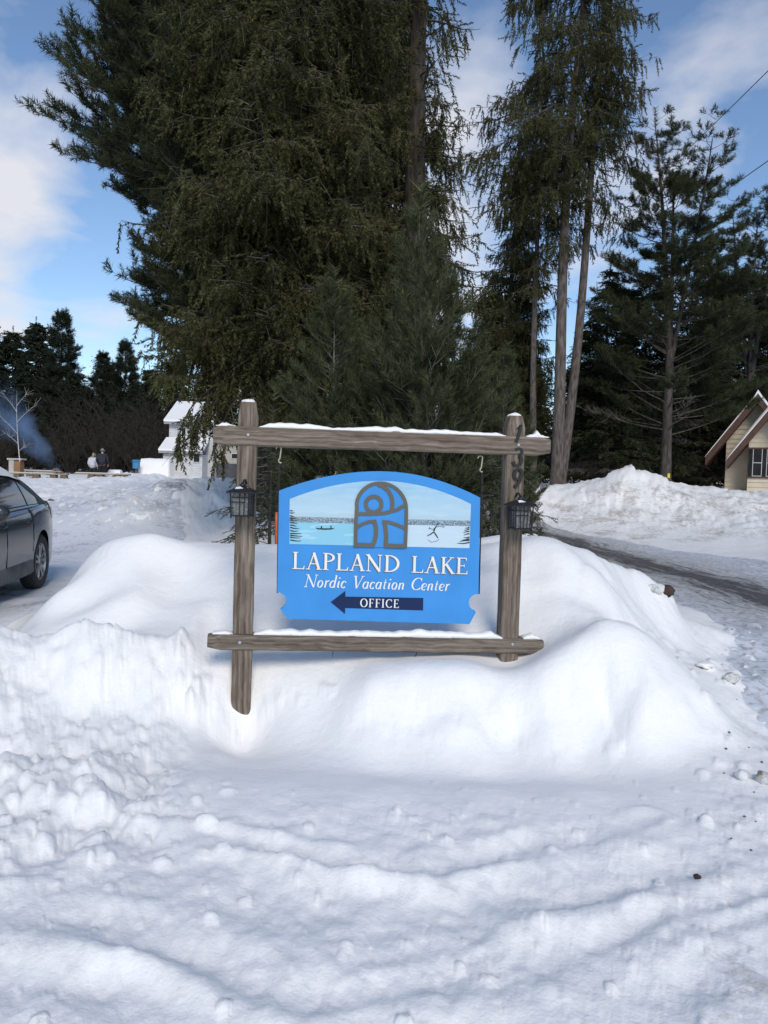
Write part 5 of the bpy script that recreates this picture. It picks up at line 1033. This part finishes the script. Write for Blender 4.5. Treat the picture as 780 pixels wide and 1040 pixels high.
def person(label, loc, rot, Ht, jack, trou, hairm, longhair=False, tilt=0, armbend=.25):
    k = Ht/1.75; t = thing('person', label, 'person', loc, (0, 0, R(rot))); S = lambda L_: [tuple(c*k for c in p) for p in L_]
    # 0 pelvis 1 waist 2 chest 3 neck base 4 neck 5 head 6 crown ; facing +Y
    P = [(0,0,.92),(0,.0,1.08),(0,.01,1.30),(0,.0,1.46),(tilt*.3,.015,1.53),(tilt,.03,1.62),(tilt*1.1,.03,1.70)]; E = [(0,1),(1,2),(2,3),(3,4),(4,5),(5,6)]; Rr = [(.15,.11),(.14,.105),(.17,.12),(.09,.07),.055,(.078,.095),(.06,.075)]
    for sg in (-1, 1):
        b = len(P); P += [(sg*.10,0,.86),(sg*.11,.02,.48),(sg*.115,-.01,.09),(sg*.125,.14,.04)]; E += [(0,b),(b,b+1),(b+1,b+2),(b+2,b+3)]; Rr += [.095,.062,.045,.04]
        b = len(P); P += [(sg*.19,0,1.41),(sg*.27,-.02,1.13),(sg*.24,.10*armbend/.25,.90),(sg*.235,.14*armbend/.25,.845)]; E += [(2,b),(b,b+1),(b+1,b+2),(b+2,b+3)]; Rr += [.060,.046,.033,.030]
        h = b+3
        for f in range(4): P.append((sg*(.235-.012), (.11+.020*f)*armbend/.25, .775-.008*(f in (1,2)))); E.append((h, len(P)-1)); Rr.append(.008)
        P.append((sg*(.205), .155*armbend/.25, .82)); E.append((h, len(P)-1)); Rr.append(.009)
    skinmesh('body', S(P), E, [tuple(x*k for x in r_) if isinstance(r_, tuple) else r_*k for r_ in Rr], M_SKIN, t)
    JP = [(0,0,.80),(0,0,1.00),(0,.0,1.18),(0,.01,1.36),(0,0,1.475),(tilt*.3,.01,1.57)]; JE = [(0,1),(1,2),(2,3),(3,4),(4,5)]; JR = [(.205,.15),(.20,.15),(.21,.155),(.20,.15),(.12,.10),(.085,.085)]
    for sg in (-1, 1): b = len(JP); JP += [(sg*.215,0,1.40),(sg*.285,-.02,1.13),(sg*.245,.10*armbend/.25,.90)]; JE += [(3,b),(b,b+1),(b+1,b+2)]; JR += [.088,.072,.058]
    skinmesh('jacket', S(JP), JE, [tuple(x*k for x in r_) if isinstance(r_, tuple) else r_*k for r_ in JR], jack, t, 2)
    TP = [(0,0,.93)]; TE = []; TR = [(.17,.125)]
    for sg in (-1, 1): b = len(TP); TP += [(sg*.105,0,.82),(sg*.115,.02,.48),(sg*.12,-.01,.10)]; TE += [(0,b),(b,b+1),(b+1,b+2)]; TR += [.115,.085,.075]
    skinmesh('trousers', S(TP), TE, [tuple(x*k for x in r_) if isinstance(r_, tuple) else r_*k for r_ in TR], trou, t)
    for sg in (-1, 1): skinmesh('boot', S([(sg*.12,-.05,.05),(sg*.12,.05,.05),(sg*.13,.17,.035)]), [(0,1),(1,2)], [.058*k,.055*k,.045*k], M_TRIM, t)
    HP = [(tilt*.9,-.035,1.58),(tilt,-.012,1.67),(tilt*1.08,.03,1.735)]; HE = [(0,1),(1,2)]; HR = [(.092,.085),(.108,.112),(.085,.10)]
    if longhair: HP.append((tilt*.6,-.06,1.48)); HE.append((0,3)); HR.append((.07,.05))
    skinmesh('hair', S(HP), HE, [tuple(x*k for x in r_) for r_ in HR], hairm, t)
    hd = MB().tube([(tilt*k, .11*k, 1.615*k), (tilt*k, .142*k, 1.60*k), (tilt*k, .125*k, 1.585*k)], [.012*k,.016*k,.010*k], 8).build('nose', M_SKIN, t, smooth=True)
    for sg in (-1, 1): bm = MB().tube([((tilt+sg*.033)*k, .108*k, 1.635*k), ((tilt+sg*.033)*k, .122*k, 1.635*k)], .010*k, 8).build('eye', M_TRIM, t)
    MB().tube([((tilt-.028)*k, .117*k, 1.562*k), (tilt*k, .124*k, 1.560*k), ((tilt+.028)*k, .117*k, 1.562*k)], .006*k, 6).build('mouth', plain('lips', (.36,.14,.12), (.3,.12,.1), .5), t)
    for sg in (-1, 1): MB().tube([((tilt+sg*.082)*k, .02*k, 1.645*k), ((tilt+sg*.094)*k, .015*k, 1.625*k), ((tilt+sg*.084)*k, .02*k, 1.59*k)], [.014*k,.020*k,.010*k], 8).build('ear', M_SKIN, t, smooth=True)
    return t
g1 = ground(93.5, 42.3); g2 = ground(103, 42.0)
person('person in a pale grey jacket and dark trousers, shorter, leaning towards a companion', (g1.x, 42.3, at(93, 489.5, 42.3).z), -14, 1.60, plain('pale_jacket', (.60,.59,.63), (.48,.47,.52), .8, 4), plain('dark_trousers', (.02,.02,.024), (.014,.014,.016), .9, 6), plain('fair_hair', (.32,.25,.17), (.22,.17,.11), .7, 30), True, .07)
person('person in a dark navy jacket and black trousers with grey hair, back turned', (g2.x, 42.0, at(103, 488.5, 42.0).z), 6, 1.78, plain('navy_jacket', (.018,.020,.034), (.010,.011,.018), .75, 5), plain('black_trousers', (.010,.010,.012), (.006,.006,.007), .9, 6), plain('grey_hair', (.22,.21,.205), (.15,.145,.14), .7, 30), False, .015, .5)
# blue box on a post, the white block beyond, the snowy log
p = at(138.5, 472.3, 43); gz = ground(138.5, 43).z; t = thing('post_box', 'small blue box on a short post beside the white block of snow', 'box', (p.x, 43, gz))
hh = p.z-gz; M_BB = plain('faded_blue_paint', (.05,.25,.46), (.035,.18,.36), .6, 9); MB().box((-.16,-.16,hh-.20), (.16,.16,hh+.18)).build('case', M_BB, t, bevel=.015); MB().add([(-.20,-.2,hh+.182),(.20,-.2,hh+.182),(.20,.2,hh+.182),(-.20,.2,hh+.182),(-.20,0,hh+.30),(.20,0,hh+.30)], [(0,1,5,4),(2,3,4,5),(1,2,5),(3,0,4),(0,3,2,1)]).build('lid', M_BB, t); MB().box((-.05,-.05,-.3), (.05,.05,hh-.202)).build('post', M_LOG, t)
def snow_heap(name, label, cat, px0, px1, pyt, pyb, D, dep, seed, flat=.12):
    a, b = at(px0, pyb, D), at(px1, pyt, D); w_, h_ = b.x-a.x, b.z-a.z; m = MB(); nx, ny = 34, 16
    for i in range(nx):
        for k in range(ny):
            u, v = i/(nx-1), k/(ny-1); e = min(1, min(u, 1-u)/flat)*min(1, min(v, 1-v)/.25); x = -w_/2+w_*u; y = dep*(v-.5); zz = (h_*e**.35)*(1+.06*float(PN(np.array([u*5+seed]), np.array([v*3.]))[0])); m.v.append((x, y, zz-(.4 if e == 0 else 0)))
    m.f += [(i*ny+k, (i+1)*ny+k, (i+1)*ny+k+1, i*ny+k+1) for i in range(nx-1) for k in range(ny-1)]; o = m.build(name, M_SNOWCAP, None, smooth=True, loc=((a.x+b.x)/2, D+dep/2, a.z)); return tag(o, label, cat)
snow_heap('snow_block', 'long flat-topped white block of snow left of the white house', 'snow pile', 139.5, 172, 466, 479, 43.5, 1.4, 1, .05)
snow_heap('snowy_log', 'low log covered in snow just right of the two people', 'log', 108.5, 122, 477.2, 482, 43, .6, 2, .1)

# ------------------------------------------------------------------ houses
def clap(name, c, c2, pitch): 
    m, t, b, out = newmat(name); tc = N(t, 'ShaderNodeTexCoord'); sp = N(t, 'ShaderNodeSeparateXYZ'); L(t, tc.outputs['Object'], sp.inputs[0])
    fr = N(t, 'ShaderNodeMath', operation='DIVIDE'); L(t, sp.outputs[2], fr.inputs[0]); fr.inputs[1].default_value = pitch; f2 = N(t, 'ShaderNodeMath', operation='FRACT'); L(t, fr.outputs[0], f2.inputs[0])
    n = N(t, 'ShaderNodeTexNoise'); L(t, tc.outputs['Object'], n.inputs['Vector']); n.inputs['Scale'].default_value = 3; n.inputs['Detail'].default_value = 6
    r = N(t, 'ShaderNodeValToRGB'); L(t, n.outputs['Fac'], r.inputs[0]); r.color_ramp.elements[0].position = .3; r.color_ramp.elements[0].color = (*c2, 1); r.color_ramp.elements[1].position = .65; r.color_ramp.elements[1].color = (*c, 1); L(t, r.outputs[0], b.inputs['Base Color']); b.inputs['Roughness'].default_value = .75
    pw = N(t, 'ShaderNodeMath', operation='SUBTRACT'); pw.inputs[0].default_value = 1; L(t, f2.outputs[0], pw.inputs[1]); bp = N(t, 'ShaderNodeBump'); bp.inputs['Strength'].default_value = 1; bp.inputs['Distance'].default_value = .03; L(t, pw.outputs[0], bp.inputs['Height']); L(t, bp.outputs[0], b.inputs['Normal']); return m
M_TAN = plain('tan_siding', (.66,.58,.45), (.57,.50,.385), .75, 2.5); M_BROWN = plain('brown_boards', (.105,.050,.036), (.075,.036,.027), .7, 5, stretch=(1,6,1)); M_PANE = plain('window_pane', (.012,.013,.015), (.03,.032,.035), .25, 2, spec=.12); M_WFR = plain('white_window_frame', (.62,.62,.60), (.5,.5,.49), .6, 10)
def siding(mb, outline_fn, x0, x1, y, z0, z1, pitch=.20, lap=.034, face=-1):
    """lapped boards on a wall facing -y; outline_fn(z) gives the span"""
    z = z0
    while z < z1-.01:
        zt = min(z+pitch, z1); a0, a1 = outline_fn(z); b0, b1 = outline_fn(zt)
        mb.add([(a0, y-lap, z), (a1, y-lap, z), (b1, y-.004, zt), (b0, y-.004, zt), (a0, y, z), (a1, y, z), (b1, y+.001, zt), (b0, y+.001, zt)], [(0,1,2,3), (0,4,5,1), (1,5,6,2), (0,3,7,4), (4,7,6,5)]); z = zt
e0 = at(777, 399.5, 31.2); gz = 1.0; hx0 = e0.x; HY = 32.0
cab = thing('tan_cabin', 'tan clapboard cabin with steep snowy brown gables at the right edge', 'cabin', (hx0, HY, gz), (0, 0, R(-27))); cab.scale = (.9, 1, 1)
apex = e0.z-gz; eav = at(722, 463, 31.2); slope = (e0.z-eav.z)/(e0.x-eav.x); hwm = (at(733, 480, HY).x-hx0)*-1
cab.location.x += .12
def shiftx(mb, xo): mb.v = [(v[0]+xo, v[1], v[2]) for v in mb.v]
def gable(ap, hw_, y0, y1, name_wall, drop, xo=0):
    m = MB(); zc = ap-.22-drop; zs = zc-slope*hw_
    m.box((-hw_, y0+.03, -1.2), (hw_, y1, zs)); m.add([(-hw_, y0+.03, zs+.002), (hw_, y0+.03, zs+.002), (0, y0+.03, zc), (-hw_, y1, zs+.002), (hw_, y1, zs+.002), (0, y1, zc)], [(0,1,2), (3,5,4), (0,2,5,3), (1,4,5,2)])
    siding(m, lambda z: (-hw_, hw_) if z < zs else (-(zc-z)/slope, (zc-z)/slope), 0, 0, y0+.028, -.8, zc-.02)
    z = -.8
    while z < zs-.02:                       # boards round the left and right corners
        zt = min(z+.2, zs)
        for sg in (-1, 1): m.add([(sg*(hw_+.022), y0+.01, z), (sg*(hw_+.022), y1, z), (sg*(hw_+.004), y1, zt), (sg*(hw_+.004), y0+.01, zt), (sg*hw_, y0+.01, z), (sg*hw_, y1, z)], [(0,1,2,3), (0,4,5,1)])
        z = zt
    shiftx(m, xo); m.build(name_wall, M_TAN, cab); return zs
def roof(ap, ext, y0, y1, th=.17, xo=0):
    rf = MB(); sn = MB()
    for sg in (-1, 1):
        x1_, z1_ = sg*ext, ap-slope*ext; up = .07
        rf.add([(0,y0,ap),(x1_,y0,z1_),(x1_,y1,z1_),(0,y1,ap),(0,y0,ap-th*1.5),(x1_,y0,z1_-th*1.5),(x1_,y1,z1_-th*1.5),(0,y1,ap-th*1.5)], [(0,1,2,3),(4,7,6,5),(0,4,5,1),(1,5,6,2),(2,6,7,3)])
        n = 16; nn = 20
        for i in range(n):
            for k in range(nn):
                u, v = i/(n-1), k/(nn-1); hgt = .14*min(1, (1-u)*7+.3)*min(1, v*12+.35)*(1+.25*math.sin(v*9+u*4)); sn.v.append((x1_*u*1.012, y0-.015+(y1-y0+.03)*v, ap+.004-slope*ext*u*1.012+(hgt if 0 < u else .15)))
        b_ = len(sn.v)-n*nn; sn.f += [(b_+i*nn+k, b_+(i+1)*nn+k, b_+(i+1)*nn+k+1, b_+i*nn+k+1) for i in range(n-1) for k in range(nn-1)]
        rim = [(b_+i*nn) for i in range(n)]; q = len(sn.v); sn.v += [(x1_*i/(n-1)*1.012, y0-.015, ap+.003-slope*ext*i/(n-1)*1.012) for i in range(n)]; sn.f += [(rim[i], rim[i+1], q+i+1, q+i) for i in range(n-1)]
        rim = [(b_+(n-1)*nn+k) for k in range(nn)]; q = len(sn.v); sn.v += [(x1_*1.012, y0-.015+(y1-y0+.03)*k/(nn-1), z1_-.02) for k in range(nn)]; sn.f += [(rim[k], rim[k+1], q+k+1, q+k) for k in range(nn-1)]
    shiftx(rf, xo); shiftx(sn, xo); ro = rf.build('roof', M_BROWN, cab); so = sn.build('snow_cap', M_SNOWCAP, ro, smooth=False); return ro
gable(apex, hwm, 0, 7, 'wall', .0); roof(apex, e0.x-eav.x, -.8, 7.5, .25)
e1 = at(778.5, 411.5, 30.2); ap1 = e1.z-gz; ev1 = at(742, 459, 30.2); ext1 = hx0-ev1.x; hw1 = hx0-at(754.5, 480, 30.9).x
XO = .62
zs1 = gable(ap1, hw1, -1.0, .025, 'porch_wall', .0, XO); roof(ap1, ext1, -1.75, .02, .22, XO)
wl, wt = at(756.5, 455.5, 30.9), at(787, 484.5, 30.9); x0_, x1_, z1_, z0_ = wl.x-hx0, -(wl.x-hx0), wl.z-gz, wt.z-gz
wn = bpy.data.objects.new('window', None); C.objects.link(wn); wn.parent = cab; wn.location = (XO, -1.02, 0)
fm = MB(); y = -.03; fm.box((x0_-.08, y, z0_-.06), (x1_+.08, y+.05, z0_)); fm.box((x0_-.08, y, z1_), (x1_+.08, y+.05, z1_+.06)); fm.build('frame', M_BROWN, wn)
n3 = 3; wdt = (x1_-x0_)/n3
for i in range(n3):
    a = x0_+wdt*i; s_ = MB(); s_.box((a+.15, y-.004, z0_+.01), (a+.175, y+.03, z1_-.01)).box((a+wdt-.05, y-.004, z0_+.01), (a+wdt-.025, y+.03, z1_-.01)).box((a+.177, y-.002, (z0_+z1_)/2-.014), (a+wdt-.052, y+.03, (z0_+z1_)/2+.014)).box((a+.177, y-.002, z0_+.01), (a+wdt-.052, y+.03, z0_+.035)); s_.build('sash', M_WFR, wn)
MB().box((x0_-.02, y+.02, z0_+.002), (x1_+.02, y+.03, z1_-.002)).build('pane', M_PANE, wn)
MB().box((-hw1+XO, -1.012, -.9), (hw1+XO, -1.06, -.02)).build('foundation', plain('dark_footing', (.10,.09,.08), (.06,.055,.05), .9, 4), cab)

# white house on the left behind the hanging boughs
M_WSID = clap('white_clapboard', (.60,.60,.60), (.48,.48,.49), .14); D = 46
gp_ = ground(205, D); wh = thing('white_house', 'white two-tier house with snow on both roofs, half hidden by hanging boughs', 'house', (PX(170, D), D, gp_.z-.1)); o_ = wh.location
def lx(px): return PX(px, D)-o_.x
def lz(px, py): return at(px, py, D).z-o_.z
x0, x1 = lx(170.5), lx(215); ze, zr = lz(170, 429), lz(175, 405.5)
MB().box((x0, 0, -.6), (x1, 5, ze)).build('wall', M_WSID, wh)
def slab(nm, xa, xb, y0, z0, y1, z1, th, mat, par): return MB().add([(xa,y0,z0),(xb,y0,z0),(xb,y1,z1),(xa,y1,z1),(xa,y0,z0-th),(xb,y0,z0-th),(xb,y1,z1-th),(xa,y1,z1-th)], [(0,1,2,3),(4,7,6,5),(0,4,5,1),(1,5,6,2),(2,6,7,3),(3,7,4,0)]).build(nm, mat, par)
M_GREYR = plain('grey_fascia', (.34,.34,.35), (.25,.25,.26), .7, 6)
ro = slab('roof', x0-.22, x1+.2, -.35, ze+.03, 2.5, zr, .14, M_GREYR, wh); slab('snow_cap', x0-.23, x1+.21, -.37, ze+.15, 2.5, zr+.12, .11, M_SNOWCAP, ro); ro = slab('roof', x0-.22, x1+.2, 2.505, zr, 5.35, ze+.03, .14, M_GREYR, wh); slab('snow_cap', x0-.23, x1+.21, 2.505, zr+.12, 5.37, ze+.15, .11, M_SNOWCAP, ro)
MB().add([(x0, .001, ze), (x0, 4.999, ze), (x0, 2.5, zr-.15), (x1, .001, ze), (x1, 4.999, ze), (x1, 2.5, zr-.15)], [(0,1,2), (3,5,4), (0,2,5,3), (1,4,5,2)]).build('gable_wall', M_WSID, wh)
zp0, zp1 = lz(170, 458.5), lz(170, 446); ro = slab('porch_roof', x0-.15, x1-.2, -1.6, zp0, -.002, zp1, .13, M_GREYR, wh); slab('snow_cap', x0-.16, x1-.19, -1.62, zp0+.12, -.004, zp1+.12, .11, M_SNOWCAP, ro)
MB().box((x0+.05, -1.35, -.6), (x1-.3, -.01, zp0-.16)).build('porch_wall', M_WSID, wh)
for a, b, zt_, zb_, yy in ((184, 191, 461, 470, -1.37), (201, 208, 461, 470, -1.37), (183, 188, 434, 442, -.02)):
    w_ = MB().box((lx(a), yy-.03, lz(a, zb_)), (lx(b), yy, lz(a, zt_))).build('window', M_WFR, wh); MB().box((lx(a)+.04, yy-.036, lz(a, zb_)+.04), (lx(b)-.04, yy-.031, lz(a, zt_)-.04)).build('pane', M_PANE, w_)
xa, xb = lx(206), lx(263); z2 = lz(225, 446); MB().box((xa+.02, 1.2, -.6), (xb, 4.6, z2)).build('wing_wall', plain('beige_wall', (.46,.43,.38), (.38,.355,.32), .8, 3), wh)
z3 = lz(225, 434); ro = slab('wing_roof', x1+.22, xb+.2, .8, z2+.02, 2.9, z3, .12, M_GREYR, wh); slab('snow_cap', x1+.23, xb+.21, .78, z2+.14, 2.9, z3+.12, .11, M_SNOWCAP, ro); slab('wing_roof', x1+.22, xb+.2, 2.905, z3, 5.0, z2+.02, .12, M_GREYR, wh)
for a, b in ((229.5, 237.5),):
    w_ = MB().box((lx(a), 1.16, lz(a, 466)), (lx(b), 1.19, lz(a, 459.5))).build('window', M_WFR, wh); MB().box((lx(a)+.05, 1.153, lz(a, 466)+.05), (lx(b)-.05, 1.159, lz(a, 459.5)-.05)).build('pane', M_PANE, w_)
MB().box((xa+.04, 1.10, -.6), (xb-.05, 1.195, lz(225, 470.5))).build('foundation', plain('dark_base', (.09,.09,.10), (.05,.05,.055), .9, 3), wh)

# ------------------------------------------------------------------ small things: orange marker, clods, stones, wires
p = at(282.3, 545, 7.6); gz = hz(p.x, p.y, True); t = thing('marker_stake', 'orange snow stake standing just behind the left edge of the blue panel', 'marker', (p.x, p.y, gz), (R(2), R(-3), 0)); zt_ = at(281.5, 520, 7.6).z-gz
MB().tube([(0,0,-.4), (0,0,zt_-.40)], .008, 8).build('rod', plain('grey_fibre', (.3,.29,.28), (.2,.2,.2), .6), t); MB().tube([(0,0,zt_-.40), (0,0,zt_-.3), (.006,0,zt_-.1), (.008,0,zt_)], [.02,.022,.02,.012], 10).build('sleeve', plain('orange_plastic', (.62,.10,.03), (.52,.08,.025), .5, 10), t, smooth=True)
def chunk(name, label, cat, px, py, size, mat, seed, squash=.7, group=None):
    d = ray(px, py); tt_ = np.linspace(1.5, 40, 1600); hx = d.x*tt_; hy = d.y*tt_; hzv = 1.6+d.z*tt_; gzv = height(hx, hy); k = int(np.argmax(hzv < gzv)); x, y = hx[k], hy[k]
    bm = bmesh.new(); bmesh.ops.create_icosphere(bm, subdivisions=3, radius=1); r = np.random.default_rng(seed); off = r.random(3)*30
    for v in bm.verts:
        c = v.co; f = 1+.42*float(PN(np.array([c.x*1.3+off[0]+c.z]), np.array([c.y*1.3+off[1]-c.z]))[0])+.20*float(PN2(np.array([c.x*4+off[2]]), np.array([c.y*4+c.z*3]))[0]); v.co = Vector((c.x*f, c.y*f*.85, c.z*f*squash))*size
    me = bpy.data.meshes.new(name); bm.to_mesh(me); bm.free(); me.materials.append(mat); [setattr(p_, 'use_smooth', True) for p_ in me.polygons]
    o = bpy.data.objects.new(name, me); C.objects.link(o); o.location = (x, y, hz(x, y, True)+size*squash*.35); o.rotation_euler.z = r.random()*6; return tag(o, label, cat, group)
M_DIRTY = snow_mat('dirty_snow', tint=(.72,.72,.72), dirt=(.26,.22,.17), dirtlo=.47, bumpd=.02, scale=25, dscale=9); M_MUD = plain('frozen_mud', (.075,.042,.033), (.035,.022,.018), .9, 14, bump=.6)
chunk('mud_clod', 'reddish brown frozen clod at the edge of the road', 'clod', 676.5, 603, .075, M_MUD, 1, .8)
chunk('dirty_snow_lump', 'grey lump of dirty snow touching the brown clod by the road', 'snow lump', 666, 601, .085, M_DIRTY, 2, .6)
chunk('dirty_snow_lump', 'yellowish lump of snow on the scraped slope above the right road shoulder', 'snow lump', 743, 692, .055, M_DIRTY, 3, .7)
chunk('dirty_snow_lump', 'round dirty lump of snow on the gritty shoulder at the right edge', 'snow lump', 754, 792, .042, M_DIRTY, 4, .8)
chunk('dirty_snow_lump', 'lump of dirty snow cut by the right edge of the photo', 'snow lump', 776, 796, .05, M_DIRTY, 5, .8)
chunk('mud_clod', 'small dark speck of dirt lying alone on the trodden snow', 'clod', 708, 894, .016, M_MUD, 6, .8)
chunk('dirty_snow_lump', 'flat white slab of snow at the foot of the scraped slope', 'snow lump', 716, 678, .075, M_SNOWCAP, 7, .35)
M_GRIT = plain('road_grit', (.20,.17,.14), (.09,.075,.06), .9, 40); rs = random.Random(9); st_ = [(rs.uniform(735, 790), rs.uniform(690, 880)) for _ in range(15)]
for i, (a, b) in enumerate(st_): chunk('grit_stone', 'small dark stone in the gritty snow at the right shoulder', 'stone', a, b, rs.uniform(.004, .009), M_GRIT, 20+i, .7, 'stones in the gritty snow of the right shoulder')
M_WIRE = plain('cable', (.02,.02,.022), (.015,.015,.016), .6)
for lab, (a, Da), (b, Db) in (('upper of the two overhead wires crossing the sky at the right', ((800, 44), 22), ((640, 205), 46)), ('lower of the two overhead wires crossing the sky at the right', ((800, 141), 22), ((655, 246), 46))):
    p, q = at(*a, Da), at(*b, Db); e = (q-p); pts = [p+e*(-.9+2.4*i/24)-Vector((0, 0, .25*math.sin(math.pi*i/24))) for i in range(25)]; o = MB().tube(pts, .014, 5).build('overhead_wire', M_WIRE); tag(o, lab, 'wire')
